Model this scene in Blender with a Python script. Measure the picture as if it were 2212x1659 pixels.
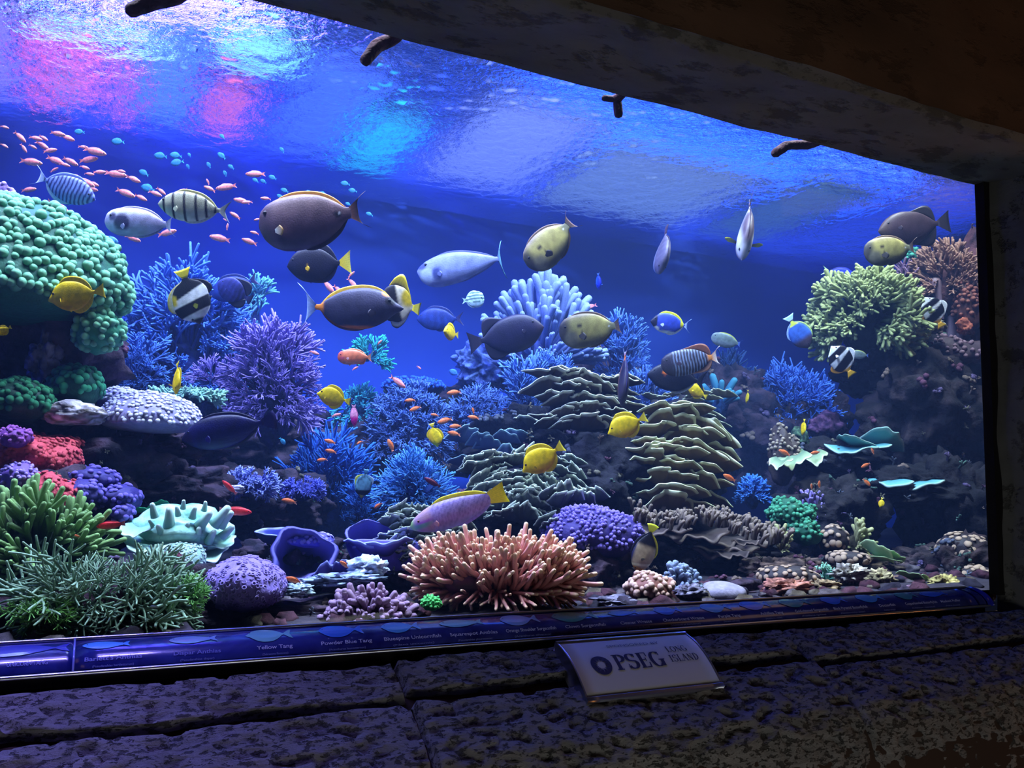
import bpy, math, random
import numpy as np
from mathutils import Vector, Matrix, noise
random.seed(7); rng=np.random.default_rng(7)
sc=bpy.context.scene
for o in list(bpy.data.objects): bpy.data.objects.remove(o)
C=sc.collection
pi=math.pi
# ================================================================ camera
F=1853.0; W,H=2212,1659; D=1.9; CZ=1.35
R_=np.array([[.89479257,-.06612648,-.44155809],[-.44597333,-.08517414,-.89098437],[.0213313,.99416763,-.10571517]])
cam=bpy.data.cameras.new('camera'); cam.sensor_fit='HORIZONTAL'; cam.sensor_width=36; cam.lens=36*F/W
cam.clip_start=.02; cam.clip_end=60
co=bpy.data.objects.new('camera',cam); C.objects.link(co); sc.camera=co
co.matrix_world=Matrix.Translation((0,-D,CZ)) @ Matrix([list(map(float,r)) for r in R_]).to_4x4()
def ray(px,py): return R_@np.array([px-W/2,-(py-H/2),-F])
def at(px,py,y):
    """world point seen at a pixel of the photograph, y metres behind the glass plane"""
    r=ray(px,py); return r*((y+D)/r[1])+np.array([0,-D,CZ])
def pxm(px,py,y):
    """metres covered by one pixel there"""
    return (y+D)/ray(px,py)[1]
def imgdir(dx,dy): return R_@np.array([dx,-dy,0.])
# ================================================================ light, world, exposure
sc.view_settings.view_transform='Standard'; sc.view_settings.look='None'
sc.view_settings.gamma=1; sc.view_settings.use_curve_mapping=False; sc.view_settings.exposure=0.0
cy=sc.cycles
cy.use_denoising=True; cy.max_bounces=7; cy.diffuse_bounces=2; cy.glossy_bounces=4; cy.transmission_bounces=4
cy.transparent_max_bounces=16; cy.volume_bounces=1; cy.caustics_reflective=False; cy.caustics_refractive=False
cy.sample_clamp_indirect=4; cy.sample_clamp_direct=0
w=bpy.data.worlds.new('world'); sc.world=w; w.use_nodes=True
w.node_tree.nodes['Background'].inputs[0].default_value=(.010,.013,.03,1)
w.node_tree.nodes['Background'].inputs[1].default_value=.35
WZ=2.77; cy.use_light_tree=False; cy.volume_bounces=0; cy.adaptive_threshold=.04
def area(name,loc,tgt,sx,sy,power,col,spread=180):
    l=bpy.data.lights.new(name,'AREA'); l.shape='RECTANGLE'; l.size=sx; l.size_y=sy; l.energy=power; l.color=col
    l.spread=math.radians(spread)
    o=bpy.data.objects.new(name,l); C.objects.link(o); o.location=loc
    d=Vector(tgt)-Vector(loc); o.rotation_euler=d.to_track_quat('-Z','Y').to_euler(); return o
# aquarium lamps over the water: strong violet-white on the left, blue along the back, weak warm ones on the right
LZ=4.0
area('reef_lamp',(.1,.30,LZ),(.15,.6,1),1.7,.3,235,(.86,.86,1.0))
area('reef_lamp',(-.7,1.2,LZ),(-.3,1.1,1),1.2,.8,110,(.62,.64,1.0))
area('reef_lamp',(1.6,.40,LZ),(1.6,.8,1),1.2,.3,190,(.82,.88,1.0))
area('reef_lamp',(3.0,.5,LZ),(2.9,1.3,1),1.5,.4,52,(.80,.90,1.0))
area('warm_reef_lamp',(3.1,.35,LZ),(2.9,.8,1.2),.6,.3,95,(1.0,.93,.75))
area('blue_lamp',(.2,1.9,LZ),(.5,2.05,1),3.0,.5,240,(.10,.06,1.0))
area('blue_lamp',(3.4,1.9,LZ),(3.4,2.0,1),3.0,.5,44,(.02,.10,1.0))
# added blue strip light, unseen under the beam, brightening the left rail and sill
area('rail_fill_strip',(-.45,-.09,CZ+1.00),(-.45,-.07,CZ-.38),1.4,.03,3.6,(.26,.22,1.0),60)
area('warm_sill_fill',(3.6,-1.15,3.08),(2.6,-.3,.9),1.0,.8,1.1,(1.0,.6,.35))  # added warm fill, unseen, tinting the right end of the sill
# the visitor hall: a faint orange lamp far right, an added grey soffit fill
area('hall_lamp_and_fill',(4.3,-1.3,.4),(3.6,-.4,3.0),.4,.4,6.0,(1.0,.38,.08))
area('hall_lamp_and_fill',(.8,-2.4,.25),(1.6,-.2,2.4),2.0,.8,9.0,(.95,.97,.93))
# ================================================================ helpers
def hexc(h):
    h=h.lstrip('#'); v=np.array([int(h[i:i+2],16)/255 for i in (0,2,4)])
    return np.where(v<=.04045,v/12.92,((v+.055)/1.055)**2.4)
def tag(o,label=None,cat=None,group=None,kind=None):
    if label: o['label']=label
    if cat: o['category']=cat
    if group: o['group']=group
    if kind: o['kind']=kind
    return o
class NT:
    def __init__(s,name):
        s.m=bpy.data.materials.new(name); s.m.use_nodes=True; s.t=s.m.node_tree; s.t.nodes.clear(); s.out=s.n('ShaderNodeOutputMaterial')
    def n(s,ty,**kw):
        x=s.t.nodes.new(ty)
        for k,v in kw.items():
            if k.startswith('_'): x.inputs[int(k[1:]) if k[1:].isdigit() else k[1:].replace('_',' ')].default_value=v
            else: setattr(x,k,v)
        return x
    def l(s,a,b): s.t.links.new(a,b)
def mat_attr(name,rough=.55,nscale=40,namt=.35,bump=.3,bscale=60,spec=.4,sub=0,bdist=.004,metal=0):
    """colour from the mesh's own pigment attribute, broken up by noise, fine relief in the bump"""
    g=NT(name); b=g.n('ShaderNodeBsdfPrincipled'); g.l(b.outputs[0],g.out.inputs[0])
    at_=g.n('ShaderNodeAttribute',attribute_name='Col'); tc=g.n('ShaderNodeTexCoord')
    no=g.n('ShaderNodeTexNoise',_Scale=nscale,_Detail=4.0); g.l(tc.outputs['Object'],no.inputs['Vector'])
    mr=g.n('ShaderNodeMapRange'); mr.inputs[1].default_value=.3; mr.inputs[2].default_value=.7
    mr.inputs[3].default_value=1-namt; mr.inputs[4].default_value=1+namt*.6; g.l(no.outputs[0],mr.inputs[0])
    mx=g.n('ShaderNodeVectorMath',operation='MULTIPLY'); g.l(at_.outputs['Color'],mx.inputs[0]); g.l(mr.outputs[0],mx.inputs[1])
    g.l(mx.outputs[0],b.inputs['Base Color'])
    b.inputs['Roughness'].default_value=rough; b.inputs['Specular IOR Level'].default_value=spec; b.inputs['Metallic'].default_value=metal
    if bump:
        n2=g.n('ShaderNodeTexNoise',_Scale=bscale,_Detail=3.0); g.l(tc.outputs['Object'],n2.inputs['Vector'])
        bp=g.n('ShaderNodeBump',_Strength=bump,_Distance=bdist); g.l(n2.outputs[0],bp.inputs['Height']); g.l(bp.outputs[0],b.inputs['Normal'])
    return g.m
def mat_plain(name,col,rough=.5,metal=0,spec=.5,coat=0,emit=None,es=0):
    g=NT(name); b=g.n('ShaderNodeBsdfPrincipled'); g.l(b.outputs[0],g.out.inputs[0])
    b.inputs['Base Color'].default_value=(*col,1); b.inputs['Roughness'].default_value=rough; b.inputs['Metallic'].default_value=metal
    b.inputs['Specular IOR Level'].default_value=spec; b.inputs['Coat Weight'].default_value=coat; b.inputs['Coat Roughness'].default_value=.08
    if emit: b.inputs['Emission Color'].default_value=(*emit,1); b.inputs['Emission Strength'].default_value=es
    return g.m
class MB:
    """collects vertices, faces and pigment; build() links ONE object"""
    def __init__(s): s.v=[];s.f=[];s.c=[];s.n=0
    def add(s,v,f,c):
        v=np.asarray(v,float); c=np.asarray(c,float)
        if c.ndim==1: c=np.tile(c,(len(v),1))
        s.v.append(v); s.c.append(c); s.f+= [tuple(i+s.n for i in q) for q in f]; s.n+=len(v)
    def grid(s,P,c,closed=False,flip=False):
        """P: (m,n,3)"""
        m,n=P.shape[:2]; f=[]
        for i in range(m-1):
            for j in range(n if closed else n-1):
                k=(j+1)%n; q=(i*n+j,i*n+k,(i+1)*n+k,(i+1)*n+j); f.append(q[::-1] if flip else q)
        c=np.asarray(c,float); c=c.reshape(-1,3) if c.ndim==3 else c
        s.add(P.reshape(-1,3),f,c)
    def mesh(s,name,smooth=True):
        me=bpy.data.meshes.new(name); V=np.concatenate(s.v); me.from_pydata(V.tolist(),[],s.f)
        a=me.color_attributes.new('Col','FLOAT_COLOR','POINT'); cc=np.ones((len(V),4),np.float32); cc[:,:3]=np.concatenate(s.c)
        a.data.foreach_set('color',cc.ravel())
        if smooth: me.shade_smooth()
        return me
    def build(s,name,m,parent=None,smooth=True):
        me=s.mesh(name,smooth); me.materials.append(m); return link(name,me,parent)
def link(name,me,parent=None,mw=None):
    o=bpy.data.objects.new(name,me); C.objects.link(o)
    if parent: o.parent=parent
    if mw is not None: o.matrix_basis=mw
    return o
def empty(name,loc,label,cat,group=None):
    o=bpy.data.objects.new(name,None); C.objects.link(o); o.location=[float(x) for x in loc]; o.empty_display_size=.02
    return tag(o,label,cat,group)
def frame(d,up=(0,0,1),spin=0,s=1,loc=(0,0,0)):
    """matrix whose z axis points along d"""
    q=Vector([float(x) for x in d]).to_track_quat('Z','Y')
    return Matrix.Translation([float(x) for x in loc]) @ q.to_matrix().to_4x4() @ Matrix.Rotation(spin,4,'Z') @ Matrix.Diagonal((s,s,s,1))
def nz(p,sc_=1,o=0): return noise.noise(Vector((float(p[0])*sc_+o,float(p[1])*sc_-o,float(p[2])*sc_+o*.7)))
def fbm(p,sc_=1,o=0): return noise.fractal(Vector((float(p[0])*sc_+o,float(p[1])*sc_-o,float(p[2])*sc_+o*.7)),.9,2.1,4)
def box(mb,x0,x1,y0,y1,z0,z1,c=(.5,.5,.5)):
    v=[(x,y,z) for x in (x0,x1) for y in (y0,y1) for z in (z0,z1)]
    mb.add(v,[(0,1,3,2),(4,6,7,5),(0,4,5,1),(2,3,7,6),(0,2,6,4),(1,5,7,3)],c)
def tube(mb,P,r,n=7,c=(.5,.5,.5),cap=True,c1=None):
    """round-ended tube along P with radii r; colour runs from c to c1"""
    P=np.asarray(P,float); r=np.broadcast_to(np.asarray(r,float),(len(P),)).copy()
    if cap:
        t=P[-1]-P[-2]; t/=np.linalg.norm(t)+1e-9
        P=np.vstack([P,P[-1]+t*r[-1]*.6,P[-1]+t*r[-1]*.95]); r=np.append(r,[r[-1]*.78,r[-1]*.12])
    T=np.gradient(P,axis=0); T/=np.linalg.norm(T,axis=1)[:,None]+1e-9
    ref=np.array([.3,.9,.2]); A=np.cross(T,ref); A/=np.linalg.norm(A,axis=1)[:,None]+1e-9; B=np.cross(T,A)
    th=np.linspace(0,2*pi,n,endpoint=False)
    G=P[:,None]+r[:,None,None]*(np.cos(th)[None,:,None]*A[:,None]+np.sin(th)[None,:,None]*B[:,None])
    c=np.asarray(c,float)
    if c1 is not None:
        k=np.linspace(0,1,len(P))[:,None]; cc=c*(1-k)+np.asarray(c1)*k
    elif c.ndim==2:
        cc=c if len(c)==len(P) else np.vstack([c,np.tile(c[-1],(len(P)-len(c),1))])
    else: cc=np.tile(c,(len(P),1))
    mb.grid(G,np.repeat(cc,n,axis=0),closed=True)
_ico={}
def ico(sub):
    if sub not in _ico:
        import bmesh
        b=bmesh.new(); bmesh.ops.create_icosphere(b,subdivisions=sub,radius=1)
        _ico[sub]=(np.array([v.co[:] for v in b.verts]),[tuple(v.index for v in f.verts) for f in b.faces]); b.free()
    return _ico[sub]
def herm(xs,ys,x):
    xs=np.array(xs,float); ys=np.array(ys,float); m=np.gradient(ys,xs); i=np.clip(np.searchsorted(xs,x)-1,0,len(xs)-2)
    h=xs[i+1]-xs[i]; t=np.clip((x-xs[i])/h,0,1)
    return (2*t**3-3*t**2+1)*ys[i]+(t**3-2*t**2+t)*h*m[i]+(-2*t**3+3*t**2)*ys[i+1]+(t**3-t**2)*h*m[i+1]
SHX=[0,.02,.07,.16,.30,.46,.60,.72,.79,.84]
SH={'oval':([.02,.17,.46,.79,1,.97,.78,.42,.17,.15],[.02,.15,.40,.74,.98,1,.82,.44,.18,.15]),
'tang':([.02,.12,.30,.74,1,.98,.78,.42,.15,.13],[.02,.10,.22,.58,.93,1,.86,.48,.16,.13]),
'elong':([.04,.25,.52,.80,1,.97,.80,.58,.44,.42],[.04,.22,.45,.75,.98,1,.84,.60,.45,.42]),
'blunt':([.10,.42,.70,.90,1,.97,.80,.48,.24,.20],[.06,.32,.62,.88,1,.96,.78,.48,.24,.20]),
'uni':([.05,.25,.52,.80,1,.94,.70,.40,.20,.14],[.05,.40,.75,.97,1,.86,.60,.34,.16,.12]),
'disc':([.02,.10,.30,.75,1,1,.9,.6,.22,.16],[.02,.09,.25,.65,.95,1,.95,.65,.24,.16])}
# ================================================================ the hall side: beam, jamb, ceiling, sill
def stone_mat(name,c0,c1,scale,pit,bump=.9,dark=.35,bd=.02):
    g=NT(name); b=g.n('ShaderNodeBsdfPrincipled',_Roughness=.9); g.l(b.outputs[0],g.out.inputs[0]); b.inputs['Specular IOR Level'].default_value=.2
    tc=g.n('ShaderNodeTexCoord'); mp=g.n('ShaderNodeMapping'); mp.inputs['Scale'].default_value=(.55,1,1.1); g.l(tc.outputs['Object'],mp.inputs[0])
    n1=g.n('ShaderNodeTexNoise',_Scale=scale,_Detail=7.0,_Roughness=.62); g.l(mp.outputs[0],n1.inputs['Vector'])
    n2=g.n('ShaderNodeTexNoise',_Scale=pit,_Detail=5.0,_Roughness=.7); g.l(mp.outputs[0],n2.inputs['Vector'])
    r1=g.n('ShaderNodeMapRange'); r1.inputs[1].default_value=.35; r1.inputs[2].default_value=.65; g.l(n1.outputs[0],r1.inputs[0])
    mx=g.n('ShaderNodeMix',data_type='RGBA'); g.l(r1.outputs[0],mx.inputs[0]); mx.inputs[6].default_value=(*c0,1); mx.inputs[7].default_value=(*c1,1)
    r2=g.n('ShaderNodeMapRange'); r2.inputs[1].default_value=.40; r2.inputs[2].default_value=.47; r2.inputs[3].default_value=dark; r2.inputs[4].default_value=1; g.l(n2.outputs[0],r2.inputs[0])
    m2=g.n('ShaderNodeVectorMath',operation='MULTIPLY'); g.l(mx.outputs[2],m2.inputs[0]); g.l(r2.outputs[0],m2.inputs[1]); g.l(m2.outputs[0],b.inputs['Base Color'])
    ad=g.n('ShaderNodeMath',operation='ADD'); g.l(r2.outputs[0],ad.inputs[0]); g.l(n1.outputs[0],ad.inputs[1])
    bp=g.n('ShaderNodeBump',_Strength=bump,_Distance=bd); g.l(ad.outputs[0],bp.inputs['Height']); g.l(bp.outputs[0],b.inputs['Normal'])
    return g.m
m_sill=stone_mat('pitted_sill_stone',(.20,.19,.18),(.29,.27,.255),20,85)
m_plaster=stone_mat('rough_plaster',(.13,.13,.12),(.19,.19,.18),5,11,bump=.6,dark=.55)
m_dark=mat_plain('black_joint',(.02,.018,.018),.95,spec=.1)  # even near-black matte for seals, backings and housings
GZT=CZ+1.047; GZB=CZ-.36; GX=2.737
def slabgrid(fn,nu,nv):
    P=np.zeros((nu,nv,3))
    for i in range(nu):
        for j in range(nv): P[i,j]=fn(i/(nu-1),j/(nv-1))
    return P
# overhead beam: rough soffit and the front face above it
def beam(u,v):
    x=-2.6+u*8.6
    # v 0..0.45 soffit from the glass out, then up the front face
    if v<.5: y=-.352*(v/.5); z=GZT
    else: y=-.352-.03*(v-.5); z=GZT+(v-.5)/.5*.85
    n=nz((x,y*1.5,z),3.2,3)*.018+nz((x,y,z),11,9)*.007
    if v<.5: z+=n*(.35 if v<.03 else 1)
    else: y+=n
    if abs(v-.5)<.03: z+=.012; y+=.01
    return (x,y,z)
BG=slabgrid(beam,420,45); mb=MB(); mb.grid(BG[:,:23],(.16,.16,.15),flip=True); 
o=mb.build('wall_front_beam',m_plaster); o.name='trim_1'; tag(o,kind='structure')
mb=MB(); box(mb,-2.6,6.6,-.055,.0,GZT+.03,4.3,(.02,.02,.02)); o=mb.build('wall_front',m_dark,smooth=False); tag(o,kind='structure')
m_brown=stone_mat('brown_plaster',(.10,.06,.04),(.14,.08,.05),4,9,bump=.4,dark=.7)
mb=MB()
def ceil(u,v):
    x=-4+u*11; y=-.34-v*4.2; return (x,y,GZT+.80-.0*v+nz((x,y,0),2,5)*.05)
mb.grid(slabgrid(ceil,60,30),(.1,.07,.05)); o=mb.build('ceiling',m_brown); tag(o,kind='structure')
mb=MB(); mb.grid(BG[:,22:],(.16,.16,.15),flip=True); o=mb.build('trim_5',m_brown); tag(o,kind='structure')
# right jamb and pillar
def jamb(u,v):
    z=GZB-.35+u*(GZT-GZB+.45)
    if v<.6: y=-.012-.40*(v/.6); x=GX+.035+.05*(v/.6)
    else: y=-.412-.02*(v-.6); x=GX+.085+(v-.6)*2.4
    if v<.04: x-=.012
    n=nz((x,y,z),4,2)*.018+nz((x,y,z),14,7)*.006
    return (x+n*(v<.6),y+n*(v>=.6),z)
mb=MB(); mb.grid(slabgrid(jamb,110,40),(.16,.16,.15)); o=mb.build('wall_right',m_plaster); tag(o,kind='structure')
mb=MB(); box(mb,GX,GX+.05,-.035,.0,GZB,GZT+.05,(.01,.01,.01)); o=mb.build('trim_2',m_dark,smooth=False); tag(o,kind='structure')
# glass pane
g=NT('aquarium_glass'); tr=g.n('ShaderNodeBsdfTransparent'); tr.inputs[0].default_value=(.96,.98,1,1); gl=g.n('ShaderNodeBsdfGlossy',_Roughness=.02)
lw=g.n('ShaderNodeLayerWeight'); lw.inputs[0].default_value=.5; mr=g.n('ShaderNodeMapRange'); mr.inputs[1].default_value=.50; mr.inputs[2].default_value=.64; mr.inputs[3].default_value=.02; mr.inputs[4].default_value=.96; g.l(lw.outputs['Facing'],mr.inputs[0])
mx=g.n('ShaderNodeMixShader'); g.l(mr.outputs[0],mx.inputs[0]); g.l(tr.outputs[0],mx.inputs[1]); g.l(gl.outputs[0],mx.inputs[2]); g.l(mx.outputs[0],g.out.inputs[0])
mb=MB(); box(mb,-2.6,GX+.03,-.004,.004,GZB-.03,GZT+.04); o=mb.build('window_1',g.m,smooth=False); tag(o,kind='structure')
# floor of the hall and the base wall under the sill
m_floor=stone_mat('hall_floor',(.04,.035,.03),(.06,.05,.05),3,9,bump=.2)
mb=MB(); box(mb,-5,7,-5,-.35,-.1,0); o=mb.build('floor',m_floor,smooth=False); tag(o,kind='structure')
mb=MB(); box(mb,-5,7,-.385,-.30,0,CZ-.80); o=mb.build('wall_base',m_brown,smooth=False); tag(o,kind='structure'); 
# rock sill: profile runs (y,z) outwards from the glass; blocks are parts
sill=bpy.data.objects.new('stone_sill',None); C.objects.link(sill); tag(sill,'long pitted stone sill sloping out below the aquarium window','sill')
PR=[(-.00,-.385),(-.10,-.392),(-.16,-.418),(-.235,-.455),(-.32,-.503),(-.362,-.533),(-.392,-.575),(-.405,-.635),(-.405,-.72),(-.405,-.92)]
PR=np.array(PR); SL=np.concatenate([[0],np.cumsum(np.linalg.norm(np.diff(PR,axis=0),axis=1))])
def prof(s):
    y=np.interp(s,SL,PR[:,0]); z=np.interp(s,SL,PR[:,1]); return y,z
def pnorm(s):
    a=np.array(prof(max(s-.03,0)));b=np.array(prof(s+.03)); t=b-a; t/=np.linalg.norm(t); return np.array([t[1]*-1*-1,-t[0]]) if False else np.array([t[1],-t[0]])
def block(x0,x1,s0,s1,wav,seed,nx):
    ns=max(8,int((s1-s0)/.0075)); mbk=MB(); P=np.zeros((nx,ns+4,3))
    for i in range(nx):
        u=i/(nx-1); x=x0+(x1-x0)*u
        e0=nz((x,seed,0),9,seed)*.010*wav; e1=nz((x,0,seed),5,seed+4)*.017*wav+nz((x,0,seed),22,seed)*.005
        a=s0+e0; b=s1+e1
        for j in range(ns+4):
            if j<2: s=a; dep=-.045 if j==0 else -.006
            elif j>ns+1: s=b; dep=-.045 if j==ns+3 else -.006
            else: s=a+(b-a)*(j-1)/ns; dep=0
            y,z=prof(s); n=pnorm(s)
            if n[1]<0 and s<.3: n=-n
            h=dep+nz((x,y,z),7,seed)*.006+nz((x,y*1.6,z*1.6),34,seed)*.0045
            q=noise.noise(Vector((x*26,y*52,z*52+seed)))
            if q<-.18: h-=.010*min(1,(-.18-q)*6)
            ed=min(u,1-u)*(x1-x0)
            if ed<.006: h-=.022*(1-ed/.006)
            P[i,j]=(x,y+n[0]*h,CZ+z+n[1]*h)
    mbk.grid(P,(.35,.35,.36),flip=False)
    return mbk.build('stone_block',m_sill,sill)
_xj=[-1.1,.62,1.712,3.15]
for k in range(3):
    x0,x1=_xj[k]+.003,_xj[k+1]-.003; nx=int((x1-x0)/.0075)
    sa,sb=[(.115,.225),(.105,.205),(.105,.235)][k]
    block(x0,x1,sa,sb,1,3+k,nx); block(x0,x1,[.248,.243,.262][k],.70,.5,11+k,nx)
mb=MB(); P=[]
for x in (-1.2,3.4):
    P.append([(x,prof(s)[0]-.0,CZ+prof(s)[1]-.03) for s in np.linspace(0,.78,30)])
mb.grid(np.array(P),(.02,.018,.016)); mb.build('mortar_bed',mat_plain('brown_mortar',(.07,.045,.035),.95,spec=.1),sill)
# ================================================================ tank shell
TX0,TX1,TY1,TZ0=-1.6,6.6,2.35,CZ-.46
def panel_mat(name,c0,c1,sc_):
    g=NT(name); b=g.n('ShaderNodeBsdfPrincipled',_Roughness=.8); g.l(b.outputs[0],g.out.inputs[0])
    n1=g.n('ShaderNodeTexNoise',_Scale=sc_,_Detail=5.0); tc=g.n('ShaderNodeTexCoord'); g.l(tc.outputs['Object'],n1.inputs['Vector'])
    mx=g.n('ShaderNodeMix',data_type='RGBA'); g.l(n1.outputs[0],mx.inputs[0]); mx.inputs[6].default_value=(*c0,1); mx.inputs[7].default_value=(*c1,1); g.l(mx.outputs[2],b.inputs['Base Color'])
    return g.m
m_back=panel_mat('blue_tank_wall',(.008,.045,.42),(.012,.06,.5),1.5)
mb=MB(); box(mb,TX0,TX1,TY1,TY1+.05,TZ0,4.3); o=mb.build("wall_back",m_back,smooth=False); tag(o,kind='structure')
mb=MB(); box(mb,TX0-.05,TX0,0.02,TY1,TZ0,WZ+.12); o=mb.build('wall_left',m_back,smooth=False); tag(o,kind='structure')
mb=MB(); box(mb,TX1,TX1+.05,0.02,TY1,TZ0,WZ+.12); o=mb.build('wall_right_tank',m_back,smooth=False); o.name='trim_3'; tag(o,kind='structure')
def bed(u,v):
    x=TX0+u*(TX1-TX0); y=.012+v*(TY1-.02); return (x,y,CZ-.345+y*.02+nz((x,y,0),5)*.02*min(1,y*8)-.004)
mb=MB(); mb.grid(slabgrid(bed,160,50),hexc('#221a24'),flip=True); m_bed=mat_attr('reef_bed',.9,30,.6,.8,45,bdist=.01)
o=mb.build('trim_4',m_bed); tag(o,kind='structure')
mb=MB(); box(mb,TX0,TX1,.0,TY1,4.3,4.36); o=mb.build('trim_6',m_dark,smooth=False); tag(o,kind='structure')   # hood over the tank
# water volume
g=NT('blue_water'); vs=g.n('ShaderNodeVolumeScatter',_Density=.030); vs.inputs[0].default_value=(.25,.42,1,1); va=g.n('ShaderNodeVolumeAbsorption',_Density=.22); va.inputs[0].default_value=(.18,.62,1,1)
ad=g.n('ShaderNodeAddShader'); g.l(vs.outputs[0],ad.inputs[0]); g.l(va.outputs[0],ad.inputs[1]); g.l(ad.outputs[0],g.out.inputs[1]); g.m.cycles.homogeneous_volume=True
mb=MB(); box(mb,TX0+.002,TX1-.002,.008,TY1-.002,TZ0,WZ-.06); o=mb.build('tank_water',g.m,smooth=False); tag(o,'clear blue water filling the whole aquarium','water',kind='stuff')
# rippled surface seen from below: mirror-like at a low angle, clear when looked through steeply
g=NT('water_surface'); lw=g.n('ShaderNodeLayerWeight'); lw.inputs[0].default_value=.5
mr=g.n('ShaderNodeMapRange'); mr.inputs[1].default_value=.22; mr.inputs[2].default_value=.42; g.l(lw.outputs['Facing'],mr.inputs[0])
tc=g.n('ShaderNodeTexCoord'); 
n1=g.n('ShaderNodeTexNoise',_Scale=2.2,_Detail=2.0); n2=g.n('ShaderNodeTexNoise',_Scale=60.0,_Detail=3.0,_Roughness=.6,_Distortion=.8)
for q in (n1,n2): g.l(tc.outputs['Object'],q.inputs['Vector'])
m1=g.n('ShaderNodeMath',operation='MULTIPLY'); m1.inputs[1].default_value=.55; g.l(n1.outputs[0],m1.inputs[0])
m3=g.n('ShaderNodeMath',operation='MULTIPLY_ADD'); m3.inputs[1].default_value=.55; g.l(n2.outputs[0],m3.inputs[0]); g.l(m1.outputs[0],m3.inputs[2])
bp=g.n('ShaderNodeBump',_Strength=1.0,_Distance=.016); g.l(m3.outputs[0],bp.inputs['Height'])
tr=g.n('ShaderNodeBsdfTransparent'); tr.inputs[0].default_value=(.9,.95,1,1)
gl=g.n('ShaderNodeBsdfGlossy',_Roughness=.03); gl.inputs[0].default_value=(.85,.9,1,1); g.l(bp.outputs[0],gl.inputs['Normal'])
rf=g.n('ShaderNodeBsdfRefraction',_Roughness=.03,_IOR=1.33); rf.inputs[0].default_value=(.7,.8,1,1); g.l(bp.outputs[0],rf.inputs['Normal'])
ma=g.n('ShaderNodeMixShader'); ma.inputs[0].default_value=.5; g.l(gl.outputs[0],ma.inputs[1]); g.l(rf.outputs[0],ma.inputs[2])
mm=g.n('ShaderNodeMixShader'); g.l(mr.outputs[0],mm.inputs[0]); g.l(tr.outputs[0],mm.inputs[1]); g.l(ma.outputs[0],mm.inputs[2]); g.l(mm.outputs[0],g.out.inputs[0])
wr=np.random.default_rng(3); sx_,sy_=np.meshgrid(np.linspace(TX0,TX1-1.2,980),np.linspace(.3,TY1,290),indexing='ij'); sz_=np.zeros_like(sx_)
wx=sx_+.05*np.sin(sy_*5.3+1)+.03*np.sin(sx_*7.1); wy=sy_+.05*np.sin(sx_*4.1+2)+.02*np.sin(sy_*9+sx_*3)
for k in range(90):
    lam=.030*10**(wr.uniform(0,1)**1.3*.95); an_=wr.normal(1.3,.9); sl=.027*(lam/.1)**-.35
    sz_+=sl*lam/(2*pi)*np.sin(2*pi/lam*(wx*math.cos(an_)+wy*math.sin(an_))+wr.uniform(0,6.28))
mb=MB(); mb.grid(np.stack([sx_,sy_,WZ+sz_],2),(.2,.4,.8)); o=mb.build('water_surface',g.m); tag(o,'rippled water surface seen from below, with coloured reflections','water',kind='stuff')
# added glowing bars above the water that make the coloured streaks in the ripples
def glowbar(x,y,z,sx,sy,col,st,lab):
    e=empty('added_glow_bar',(x,y,z+.06),lab,'added glow bar','added coloured glow bars above the water')
    mb=MB(); box(mb,-sx/2,sx/2,-sy/2,sy/2,0,.06,(.02,.02,.02)); mb.build('housing',m_dark,e,False)
    for q in (-1,1):
        mb=MB(); tube(mb,[(0,q*sy*.4,.05),(0,q*sy*.4,4.3-z-.06)],[.004,.004],6,(.02,.02,.02),cap=False); mb.build('hanging_rod',m_dark,e)
    mb=MB(); box(mb,-sx/2+.01,sx/2-.01,-sy/2+.01,sy/2-.01,-.008,0); mb.build('glow_face',mat_plain('added_glow',(0,0,0),emit=col,es=st),e,False)
for x,y,z,sx,sy,col,st,lab in [
 (-.55,1.75,3.10,.42,1.0,(.40,.25,1),1.5,'added violet glow bar over the far left end of the tank'),
 (-.25,1.95,3.10,.09,.80,(1,.12,.30),2.4,'leftmost long pink added glow bar'),
 (-.10,1.85,3.10,.10,.60,(1,.14,.26),2.6,'short pink-red added glow bar between the long pink ones'),
 (.05,1.98,3.10,.07,.72,(1,.16,.34),2.0,'rightmost long pink added glow bar'),
 (-.17,2.1,3.10,.05,.5,(.3,.3,1),2.0,'thin violet added glow bar among the pink ones'),
 (.47,1.95,3.10,.18,.6,(1,.15,.30),1.5,'short pink added glow bar left of the cyan one'),
 (-.05,1.50,3.10,.5,.10,(.5,.9,1),3.4,'white added glow strip at the left'),
 (.50,1.35,3.10,.28,.30,(.35,.9,.75),2.0,'mint added glow bar near the beam'),
 (.22,1.75,3.10,.22,.9,(.10,.20,1),2.2,'blue added glow bar between the pink ones'),
 (.86,1.75,3.10,.35,1.0,(.08,.16,1),1.6,'blue added glow bar left of the cyan one'),
 (1.18,1.98,3.10,.26,.7,(.02,.55,.85),1.5,'cyan added glow bar over the middle of the tank'),
 (1.75,1.75,3.10,.55,1.0,(.26,.30,.80),1.4,'grey-violet added glow bar over the middle'),
 (2.65,1.85,3.10,1.0,.9,(.26,.34,.62),1.0,'dim grey added glow bar over the right half of the tank'),
 (3.55,1.75,3.10,.5,1.0,(.12,.24,.55),.6,'dim slate blue added glow bar over the right half'),
 (4.3,1.5,3.10,.8,1.3,(.03,.08,.9),.8,'deep blue added glow bar over the right end of the tank')]:
    glowbar(x,y,z,sx,sy,col,st*1.45,lab)
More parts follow.
